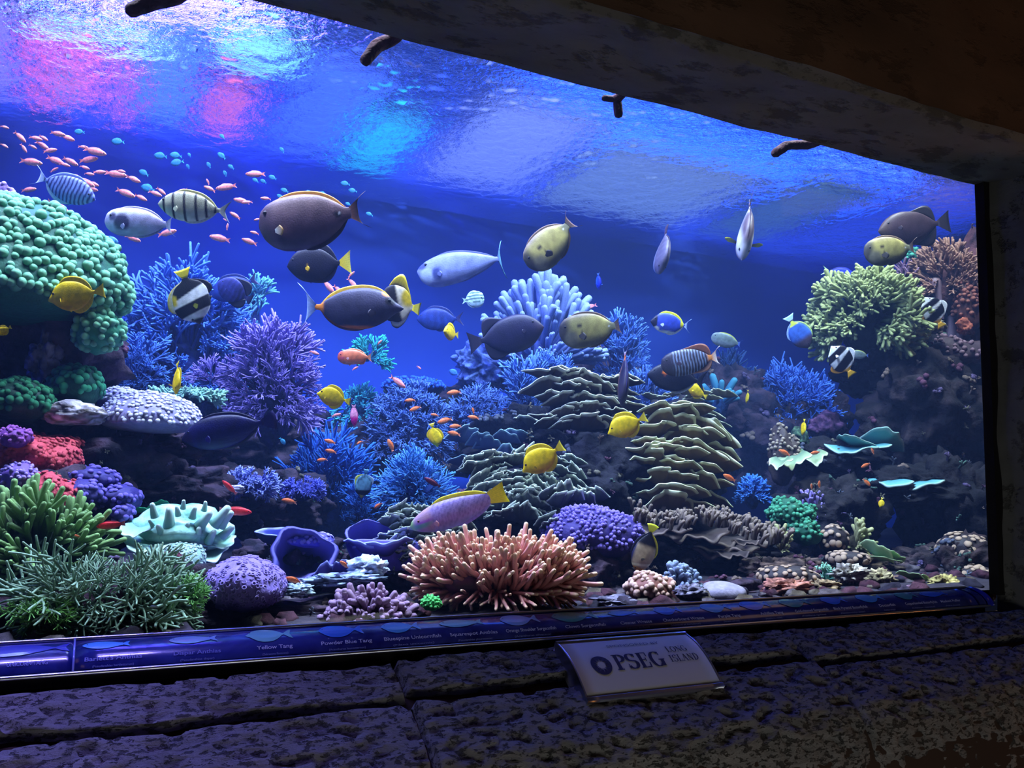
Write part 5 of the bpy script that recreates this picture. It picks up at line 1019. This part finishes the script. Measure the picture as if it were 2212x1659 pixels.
'greytang':dict(name='grey_tang',shape='blunt',h=.20,hb=.21,w=.07,col=['#6a7a78',('bot',-.2,'#8a98a0',.3)],dors=(.2,.80,.03,'long','#98a850','#b0b840'),anal=(.4,.8,.03,'long','#5a6a80','#5a6a80'),tail=('crescent',.14,.14,'#4a64a8','#4a64c8'),eye=(.10,.4,.014,'#202020')),
'damsel':dict(name='striped_damselfish',shape='blunt',h=.36,hb=.36,w=.10,col=['#cfeee8',('hst',5,'#1a5a58',.95),('bot',-.35,'#bfe0f0',.06)],dors=(.3,.8,.06,'long','#a0d0c8','#c0e8e0'),anal=(.45,.8,.05,'long','#b0d8e8','#c0e0f0'),tail=('fork',.14,.14,'#a0d0d8','#c0e8e8'),eye=(.12,.1,.03,'#103040')),
'edgeon':dict(name='banded_tang',shape='oval',h=.24,hb=.22,w=.095,col=['#9a94a8',('top',.6,'#5a4a50',.2),('spot',.2,.3,.2,.4,'#d8d8e0',.5),('bot',-.3,'#2a2430',.2)],dors=(.2,.80,.03,'long','#3a3038','#4a3a3c'),anal=(.4,.8,.03,'long','#1c1820','#2a2228'),tail=('crescent',.22,.10,'#5a4450','#6a5058'),pec=(.28,-.04,.16,'#504050',1,'#f0f020'),eye=(.1,.35,.016,'#101010')),
'brownedge':dict(name='brown_tang',shape='oval',h=.28,hb=.28,w=.10,col=['#5a5468',('bot',-.3,'#8a94a8',.1),('vst',8,'#7a7080',.3)],dors=(.2,.80,.03,'long','#3a2c34','#3a2c34'),anal=(.4,.8,.03,'long','#101018','#181820'),tail=('fan',.2,.08,'#4a3440','#4a3440'),eye=(.1,.35,.014,'#101010')),
'emperor':dict(name='dwarf_angelfish',shape='oval',h=.22,hb=.22,w=.07,col=['#c0a884',('back',.55,.0,'#101020',.05),('band',.14,.19,.05,'#f8f0c0',.01),('front',.11,0,'#d0902c',.02),('top',.8,'#202040',.1)],dors=(.25,.82,.05,'long','#18183a','#10102c'),anal=(.35,.82,.05,'long','#18183a','#f0e020'),tail=('fan',.16,.12,'#e8e020','#f0f040'),pec=(.25,0,.09,'#a0a080',0),eye=(.08,.3,.013,'#101010')),
'vert':dict(name='orange_spine_tang',shape='tang',h=.16,hb=.16,w=.075,col=['#2c2438',('bot',-.2,'#a06a40',.3),('back',.76,0,'#e87820',.02)],dors=(.2,.80,.03,'long','#201838','#3a3070'),anal=(.4,.8,.03,'long','#503020','#201820'),tail=('lyre',.16,.12,'#e08040','#8a98c8'),pec=(.25,-.04,.10,'#181420',1),eye=(.1,.3,.012,'#101010')),
'anthpink':dict(name='pink_anthias',shape='elong',h=.135,hb=.14,w=.07,col=['#ff8a88',('bot',-.2,'#ffb0ac',.4),('front',.1,0,'#ff9a88',.05)],dors=(.25,.8,.05,'long','#ffa0a0','#ffb0b0'),anal=(.5,.78,.04,'long','#ff8890','#ff9098'),tail=('fork',.16,.12,'#ff8a88','#ff9090'),eye=(.10,.25,.020,'#301020')),
'anthor':dict(name='orange_anthias',shape='elong',h=.16,hb=.16,w=.08,col=['#ff7a38',('bot',-.3,'#ffa878',.4)],dors=(.25,.8,.05,'long','#ff7a38','#ff9a60'),anal=(.5,.78,.04,'long','#ff8a58','#ff9a68'),tail=('fork',.16,.13,'#ff8858','#ffb098'),eye=(.10,.25,.022,'#301020')),
'bigor':dict(name='large_orange_anthias',shape='blunt',h=.215,hb=.20,w=.09,col=['#ff8a60',('front',.15,0,'#f06a58',.05),('bot',-.5,'#ffb090',.3),('spot',.16,-.1,.07,.15,'#f06080',.5)],dors=(.25,.8,.04,'long','#ffa070','#ffb080'),anal=(.5,.78,.07,'tri','#ff9060','#ffa070'),tail=('lyre',.17,.18,'#ff8a58','#ffb088'),pec=(.26,-.03,.10,'#ffb8c0',0),pelv=(.28,.08,'#ff9080'),eye=(.10,.35,.016,'#a03050')),
'redw':dict(name='red_wrasse',shape='elong',h=.12,hb=.12,w=.07,col=['#e0202c',('bot',-.6,'#c84858',.3)],dors=(.25,.82,.03,'long','#c01828','#e04048'),anal=(.45,.82,.025,'long','#c82030','#d04050'),tail=('trunc',.14,.09,'#d83848','#e87880'),eye=(.09,.25,.016,'#400810')),
'darkred':dict(name='maroon_wrasse',shape='elong',h=.13,hb=.13,w=.07,col=['#6a1030',('bot',-.4,'#8a2848',.3)],dors=(.25,.82,.04,'long','#4a0820','#6a1838'),anal=(.45,.82,.03,'long','#4a0820','#6a1838'),tail=('trunc',.14,.10,'#5a1028','#5a1028'),eye=(.09,.25,.016,'#200810')),
'magenta':dict(name='magenta_wrasse',shape='elong',h=.16,hb=.16,w=.08,col=['#f8a0c8',('front',.42,0,'#e0109a',.10)],dors=(.25,.82,.04,'long','#f060b0','#f8a0d0'),anal=(.45,.82,.03,'long','#f060b0','#f8a0d0'),tail=('fork',.14,.10,'#f090c0','#f8b0d8'),eye=(.09,.25,.016,'#400820')),
'chromis':dict(name='blue_chromis',shape='oval',h=.24,hb=.24,w=.09,col=['#1f78a8',('bot',-.3,'#3a9cc4',.4)],dors=(.3,.8,.05,'long','#20a0c0','#30b0d0'),anal=(.5,.8,.05,'long','#20a0c0','#30b0d0'),tail=('fork',.14,.14,'#20a8c8','#40c8e0'),eye=(.1,.2,.025,'#104060')),
'bluefish':dict(name='blue_damselfish',shape='oval',h=.27,hb=.27,w=.09,col=['#4a90f0',('bot',-.2,'#70b0f8',.4)],dors=(.3,.8,.06,'long','#3070e0','#5090f0'),anal=(.5,.8,.06,'long','#3070e0','#5090f0'),tail=('fork',.14,.14,'#60a0f8','#a0c0ff'),pelv=(.3,.1,'#a0c8ff'),pec=(.26,0,.1,'#70b0ff',0),eye=(.1,.2,.02,'#101840')),
'deepdam':dict(name='royal_blue_damselfish',shape='oval',h=.20,hb=.20,w=.10,col=['#1440f0',('top',.2,'#0c20c0',.4),('bot',-.6,'#4070ff',.3)],dors=(.3,.8,.06,'long','#0c20b0','#1030d0'),anal=(.5,.8,.06,'long','#1030d0','#3060f0'),tail=('fork',.14,.12,'#3060f0','#70a0ff'),pec=(.26,0,.2,'#3a70f0',1),eye=(.1,.2,.02,'#080828')),
'stripangel':dict(name='striped_fish',shape='oval',h=.20,hb=.20,w=.065,col=['#8090d8',('vst',16,'#181c68',.95)],dors=(.2,.8,.05,'long','#3a48a8','#90a0e8'),anal=(.35,.8,.06,'long','#c0d0ff','#e0e8ff'),tail=('lyre',.18,.16,'#a0b0f0','#e0e8ff'),pelv=(.28,.10,'#5a98f8'),eye=(.1,.2,.014,'#101030')),
'ybw':dict(name='striped_butterflyfish',shape='disc',h=.27,hb=.27,w=.06,col=['#70a8c0',('hst',6,'#183858',.8),('band',.10,.28,.04,'#081020',.015),('front',.10,0,'#f0e040',.02)],dors=(.3,.8,.08,'tri','#e0e850','#f0f060'),anal=(.45,.8,.08,'tri','#a0c8e0','#d0e8f0'),tail=('trunc',.14,.10,'#3a80b0','#70b0d0'),eye=(.08,.2,.016,'#101010')),
'bluyel':dict(name='regal_tang',shape='oval',h=.21,hb=.21,w=.06,col=['#1428d8',('bot',-.4,'#0c1890',.3)],dors=(.2,.8,.03,'long','#0c1c98','#0c1c98'),anal=(.4,.8,.03,'long','#0c1c98','#0c1c98'),tail=('fork',.2,.14,'#c0f0a0','#d0ffb8'),eye=(.1,.2,.014,'#101030')),
'blutail':dict(name='pale_angelfish',shape='oval',h=.28,hb=.28,w=.06,col=['#3a64c0',('front',.3,0,'#4a3a48',.08),('back',.7,0,'#d8e050',.02)],dors=(.2,.8,.06,'long','#4a6ad0','#c8e850'),anal=(.4,.8,.06,'long','#4a6ad0','#c0e0ff'),tail=('trunc',.16,.16,'#e0f0ff','#a0e0e8'),eye=(.1,.2,.014,'#101030')),
}
# ---- the large fish
fish('lilac',(226,478),(386,487),.75,'lilac surgeonfish with dark cheek patch swimming left, behind the barred tang')
fish('convict',(341,440),(502,458),.62,'grey-yellow tang with five black bars above the blue branching coral')
fish('bigdark',(560,492),(797,452),.55,'largest fish, mauve-brown surgeonfish with orange back edge and white pectoral fin',up=(-.1,-1))
fish('blacktail',(620,576),(757,566),.8,'small black tang with bright yellow tail under the largest surgeonfish')
fish('naso',(872,667),(643,662),.6,'dark naso tang facing right with orange tail root and yellow back stripe')
fish('bfly',(812,650),(908,668),.72,'black, white and yellow butterflyfish half hidden behind the naso tang',up=(.1,-1))
fish('unicorn',(901,588),(1112,553),1.1,'pale blue-violet unicornfish swimming left in the middle',up=(-.12,-1),tailyaw=1.15)
fish('olive',(1142,578),(1243,468),.7,'olive surgeonfish nosing down over the tall lilac finger coral',up=(-.75,-.62))
fish('olive',(1208,722),(1352,700),.75,'olive surgeonfish swimming left in front of the grey-blue coral, centre')
fish('trigger',(1175,706),(1012,742),.9,'dark violet triggerfish facing right with raised fins, centre',up=(-.2,-1))
fish('damsel',(1046,645),(997,650),1.15,'small round pale fish with dark green stripes beside the tall finger coral',lod=2)
fish('hazydark',(900,690),(1003,688),1.5,'hazy dark blue fish behind the black and yellow butterflyfish')
fish('hazydark',(455,640),(560,600),1.35,'dark blue long-finned fish behind the banner butterflyfish at left',up=(.2,-1))
fish('deepdam',(1294,626),(1292,588),1.0,'tiny royal blue fish hanging head down right of the tall finger coral',lod=1,up=(.6,0,-.8),Y2=1.0)
fish('brownedge',(1424,592),(1440,490),.95,'dim brown tang seen nearly edge-on in open blue water',Y2=1.05,up=(.28,0,-1))
fish('edgeon',(1602,562),(1622,428),.8,'banded tang seen from the front with yellow-tipped side fins',Y2=.95,up=(.12,0,-1))
fish('powder',(1405,694),(1494,705),.85,'powder blue tang with yellow back fin right of centre')
fish('greytang',(1536,728),(1606,745),1.1,'small grey tang with blue tail in hazy water at right of centre')
fish('patt',(1428,792),(1560,768),.85,'dark fine-patterned triggerfish with orange forked tail',up=(-.1,-1))
fish('blackorange',(1398,808),(1528,826),.95,'black tang with orange cheek mark just below the patterned triggerfish')
fish('vert',(1343,878),(1352,748),.7,'dark orange-streaked tang hanging head down above the ledge plates',Y2=.76,up=(.3,0,-1))
fish('brtrigger',(1897,500),(2052,478),.8,'dark brown triggerfish with tall fins at upper right')
fish('olive',(1866,548),(1985,532),.65,'olive surgeonfish above the olive branching coral at upper right')
fish('wrasse',(886,1140),(1092,1062),.38,'large lilac wrasse with netted scales and bright yellow tail above the anemone',up=(-.35,-1))
fish('deepblue',(392,950),(600,905),.5,'large deep violet-blue fish in shadow right of the white mound coral',up=(-.2,-1))
fish('emperor',(1376,1236),(1412,1132),.3,'tan and black angelfish nosing down to the peach bubbly coral',up=(-.9,-.3))
fish('banner',(432,700),(392,580),.7,'black, white and yellow banner butterflyfish swimming nose down at left',up=(-.9,.25))
fish('angel',(470,610),(545,650),.95,'dark indigo angelfish right behind the banner butterflyfish',up=(.3,-1))
fish('banner2',(1795,748),(1842,812),.8,'black and white butterflyfish with orange tail under the olive coral',up=(.75,-.6))
fish('banner2',(1998,642),(2036,708),.8,'small black and white butterflyfish before the brown coral trunks',up=(.75,-.5),lod=1)
fish('greytang',(1835,765),(1880,768),.95,'pale grey fish with light tail right of the orange-tailed butterflyfish',lod=1)
fish('blutail',(1746,752),(1702,682),1.0,'pale blue angelfish with yellow-edged tail left of the olive coral',up=(.9,-.3))
fish('bluyel',(1850,602),(1778,584),1.1,'royal blue fish with pale green tail behind the olive coral',lod=1)
fish('bigor',(729,772),(808,772),.8,'large orange-pink anthias below the naso tang',up=(-.05,-1))
fish('magenta',(765,920),(764,872),.8,'white and magenta fish hanging nose down beside the yellow tang',lod=1,up=(.9,0))
fish('stripangel',(206,432),(74,378),.75,'blue fish with dark cross stripes under the pink school at upper left',up=(.3,-1))
fish('ybw',(780,1076),(792,1012),.75,'small blue, black and yellow striped butterflyfish in the middle reef',up=(-.8,0),lod=1)
fish('bluefish',(256,523),(213,523),.7,'small sky blue damselfish above the left green dome',lod=1)
fish('chromis',(616,960),(604,945),.8,'tiny pale teal fish near the deep blue coral',lod=0)
for a in [((104,650),(226,627),.5,'yellow tang in front of the mint green dome at left',2,None,(-.1,-1)),
 ((684,850),(758,868),.7,'yellow tang at the foot of the lilac purple coral',2,None,(.1,-1)),
 ((1129,1020),(1216,962),.5,'yellow tang swimming left over the cabbage coral in the middle',2,None,(-.4,-1)),
 ((1313,938),(1396,900),.6,'yellow tang in front of the ledge plates and plate stack',2,None,(-.3,-1)),
 ((1484,835),(1528,858),.95,'small yellow tang on top of the plate stack',1,None,(.4,-1)),
 ((380,852),(384,782),.6,'yellow tang seen from behind above the white mound coral',2,.65,(.35,0,-1)),
 ((945,966),(932,914),.85,'pale yellow tang nosing down in front of the grey-blue bush',1,None,(.9,.1)),
 ((1612,872),(1616,842),1.4,'tiny yellow fish in front of the big right blue coral',0,1.4,(.4,0,-1)),
 ((1733,940),(1738,905),.75,'small yellow fish standing over the green-topped stump',1,.75,(.5,0,-1)),
 ((1900,1096),(1906,1075),.5,'tiny yellow fish left of the dark column at lower right',0,.5,(.9,0,-.6)),
 ((958,716),(990,724),1.0,'small pale yellow fish left of the violet triggerfish',0,1.1,(0,-1)),
 ((1250,1000),(1276,986),.85,'small orange-yellow fish half hidden in the middle hollow',0,.95,(.9,0)),
 ((-8,722),(24,706),.3,'yellow-tipped fish entering at the left edge',1,None,(0,-1))]:
    fish('ytang',a[0],a[1],a[2],a[3],lod=a[4],Y2=a[5],up=a[6])
# ---- small ones
for i,(h,t,Y) in enumerate([((475,1101),(545,1105),.35),]): fish('redw',(544,1107),(472,1101),Y,'bright red wrasse right of the mint ruffled coral',lod=1)
fish('redw',(208,1138),(272,1130),.28,'bright red wrasse left of the mint ruffled coral',lod=1)
fish('redw',(480,1038),(512,1068),.5,'red fish darting down past the small pale rock shelf',lod=1)
fish('darkred',(916,1032),(952,1052),.7,'dark maroon wrasse in front of the light blue spiky coral',lod=1)
for (h,t,Y,l) in [((617,1248),(652,1258),.2,'orange fish low beside the purple cup coral'),((1562,1025),(1590,1040),.6,'orange fish at the right edge of the plate stack'),
 ((608,1080),(642,1086),.8,'reddish fish in the shadow under the violet twiggy coral'),((808,1098),(826,1086),.6,'small red fish left of the cabbage coral'),
 ((734,1212),(756,1228),.3,'small red fish in the fold of the purple cups'),((160,1156),(174,1160),.15,'tiny pink fish over the green finger coral'),
 ((1682,972),(1708,984),.85,'orange anthias left of the pale yellow-green plates'),((1750,980),(1772,976),.84,'orange anthias right of the pale yellow-green plates'),
 ((1860,1010),(1880,1000),.6,'orange anthias below the teal wavy plate'),((1882,968),(1888,982),.7,'tiny orange anthias at the edge of the teal plate'),
 ((1880,1050),(1864,1034),.55,'orange anthias at the left tip of the shelf coral'),((1752,1045),(1754,1058),.55,'left one of two orange anthias under the dark ledge'),((1770,1038),(1770,1055),.55,'right one of two orange anthias under the dark ledge')]:
    fish('anthor',h,t,Y,l,lod=1,name='orange_anthias')
G1='orange anthias over the middle reef'
OL={(965,850):'orange anthias highest over the right half of the grey-blue bush',(874,866):'orange anthias highest over the left half of the grey-blue bush',(884,888):'small orange anthias just below the highest left one',(930,895):'tiny round orange anthias above the pale yellow tang',
(944,914):'largest orange anthias right above the pale yellow tang',(970,922):'orange anthias, middle of three stacked right of the pale yellow tang',(966,934):'orange anthias, lowest of three stacked right of the pale yellow tang',(1010,900):'orange anthias at the right edge of the bush, level one',(1020,880):'tiny orange anthias pointing up at the right edge of the bush',
(700,950):'upper of three orange anthias before the deep blue coral',(702,972):'middle of three orange anthias before the deep blue coral',(684,995):'lowest of three orange anthias before the deep blue coral',(770,960):'tiny orange anthias between deep blue and grey-blue corals',(838,948):'orange anthias diving in front of the grey-blue bush'}
for (x,y,dx,dy) in [(965,850,32,-4),(874,866,24,-2),(884,888,26,-10),(930,895,18,3),(944,914,34,-10),(970,922,28,-2),(966,934,30,6),(1010,900,26,4),(1020,880,4,14),(700,950,26,8),(702,972,26,6),(684,995,24,-3),(770,960,14,-8),(838,948,12,30)]:
    fish('anthor',(x,y),(x+dx,y+dy),.95,OL[(x,y)],lod=0,group=G1)
G2='pink anthias in mid water over the reef'
PL={(842,812):'pink anthias diving above the flat deep blue table coral',(668,758):'dim pink anthias at the right edge of the purple bush',(696,604):'pink anthias under the yellow-tailed black tang, left of its group',(720,616):'pink anthias under the yellow-tailed black tang, middle of its group',(752,600):'tiny pink anthias right under the yellow tail of the black tang',
(750,600):'pink anthias slanting down to the back fin of the naso tang',(712,632):'pink anthias touching the back fin of the naso tang',(760,800):'tiny pink anthias below the large orange-pink anthias',(815,745):'tiny pink anthias against the cyan-green coral',(900,790):'tiny faint pink anthias in open blue above the table coral',(715,900):'dusky pink anthias below the yellow tang at the purple bush'}
for (x,y,dx,dy,f) in [(842,812,34,26,1),(668,758,22,8,1),(696,604,26,30,0),(720,616,22,22,0),(752,600,14,-14,1),(750,600,22,24,0),(712,632,22,10,0),(760,800,14,-8,0),(815,745,10,-10,0),(900,790,10,8,0),(715,900,22,-6,0)]:
    fish('anthpink',(x+dx,y+dy),(x,y),.95,PL[(x,y)],lod=0,group=G2)
G3='pink anthias school at upper left'
AN=[(0,272,20,6,1),(30,284,26,24,1),(62,295,30,8,1),(84,292,20,12,1),(108,285,34,8,1),(130,292,32,12,1),(0,310,18,10,1),(44,310,14,20,1),(62,312,18,10,1),(76,305,30,18,1),(168,316,24,4,1),(180,320,50,14,1),(92,328,32,-5,1),(100,338,40,18,1),(135,340,34,18,1),(170,348,42,-6,1),(128,352,24,8,1),(172,358,22,8,1),(42,346,50,8,1),(108,372,18,-10,1),(136,384,34,-4,1),(165,384,40,20,1),(182,374,22,4,1),(200,372,30,0,1),(226,372,48,8,1),(250,368,22,4,1),(272,380,32,14,1),(134,398,34,12,1),(160,396,22,6,1),(186,392,28,10,1),(178,404,34,8,1),(45,412,34,-4,1),(100,434,52,30,1),(250,408,42,18,1),(290,420,28,14,1),(320,412,30,12,1),(338,405,20,16,1),(382,416,24,-8,0),(530,376,44,0,0),(440,402,26,12,0),(466,408,46,-8,0),(504,430,36,8,0),(522,438,24,-2,0),(562,428,24,2,0),(548,476,16,-4,0),(452,510,46,10,0),(522,516,34,12,0),(340,508,42,-10,1),(446,386,6,14,0),(496,458,24,16,0),(482,472,8,6,0),(492,482,-2,16,0),(270,508,34,14,1),(98,470,8,-16,1),(540,500,20,6,0)]
AL={(382,416):'pink anthias right above the barred tang',(530,376):'pale pink anthias highest above the largest surgeonfish, beside cyan chromis',(440,402):'left of two touching pink anthias above the barred tang',(466,408):'right, larger of two touching pink anthias above the barred tang',
(504,430):'upper pink anthias just off the tail of the barred tang',(522,438):'lower small pink anthias just off the tail of the barred tang',(562,428):'small pink anthias right in front of the largest surgeonfish brow',(548,476):'tiny pale pink anthias before the mouth of the largest surgeonfish',
(452,510):'larger pink anthias below the tail of the barred tang',(522,516):'pink anthias low before the pectoral fin of the largest surgeonfish',(340,508):'pink anthias just below the tail of the lilac surgeonfish',(446,386):'tiny pink anthias pointing up above the barred tang',
(496,458):'pink anthias half behind the tail of the barred tang',(482,472):'tiny orange-pink anthias under the tail of the barred tang',(492,482):'tiny pink anthias hanging vertically under the barred tang',(270,508):'pink anthias under the belly of the lilac surgeonfish',
(98,470):'tiny orange anthias upright at the edge of the green dome',(540,500):'small pink anthias left of the largest surgeonfish chin',(100,434):'pink anthias diving just above the green dome',(45,412):'lone pink anthias left of the cross-striped fish',(180,320):'largest pink anthias at the right side of the school top',
(338,405):'rearmost pink anthias of the school nearest the barred tang',(0,272):'pink anthias cut by the left edge, uppermost',(0,310):'pink anthias cut by the left edge, lower one'}
for i,(x,y,dx,dy,f) in enumerate(AN):
    h,t=((x+dx,y+dy),(x,y)) if f else ((x,y),(x+dx,y+dy))
    lb=AL.get((x,y)); fish('anthpink',h,t,.85+.12*((i*37)%7)/7,lb or 'small pink anthias in the school at upper left',lod=1 if abs(dx)>33 else 0,group=G3)
G4='cyan chromis in the blue water at left'
CL={(160,284):'cyan chromis farthest left, among the top pink anthias',(240,305):'larger cyan chromis right of the pink school top',(300,368):'cyan chromis at the right edge of the pink school',(304,402):'cyan chromis left above the barred tang',(474,290):'highest lone cyan chromis right of the group of eight',(604,318):'lone cyan chromis in open water up and left of the largest surgeonfish',(735,395):'upper of two cyan chromis above the tail of the largest surgeonfish',(752,410):'lower of two cyan chromis above the tail of the largest surgeonfish',(790,460):'cyan chromis just right of the tail of the largest surgeonfish'}
for (x,y,dx,dy) in [(240,305,30,2),(160,284,24,2),(332,335,30,4),(366,334,28,4),(368,354,30,-6),(406,330,6,10),(300,368,22,12),(403,354,6,12),(470,330,18,14),(447,350,8,14),(474,290,12,10),(492,356,14,10),(483,368,6,14),(545,386,14,8),(562,388,14,8),(580,380,18,8),(606,408,18,8),(598,420,14,10),(735,395,22,4),(752,410,20,4),(660,412,16,8),(690,415,16,8),(746,438,12,6),(604,318,10,12),(304,402,32,10),(700,424,20,10),(655,432,18,4),(790,460,16,6)]:
    fish('chromis',(x,y),(x+dx,y+dy),1.5,CL.get((x,y),'small cyan chromis in the blue water at left'),lod=0,group=G4)
for (x,y,dx,dy,l) in [(1256,668,34,-10,'small red and grey fish behind the tall finger coral'),(970,800,22,10,'dim fish low at the back centre'),(1090,520,1,1,None)]:
    if l: fish('bluefish' if dy>0 else 'anthpink',(x,y),(x+dx,y+dy),1.6,l,lod=0)
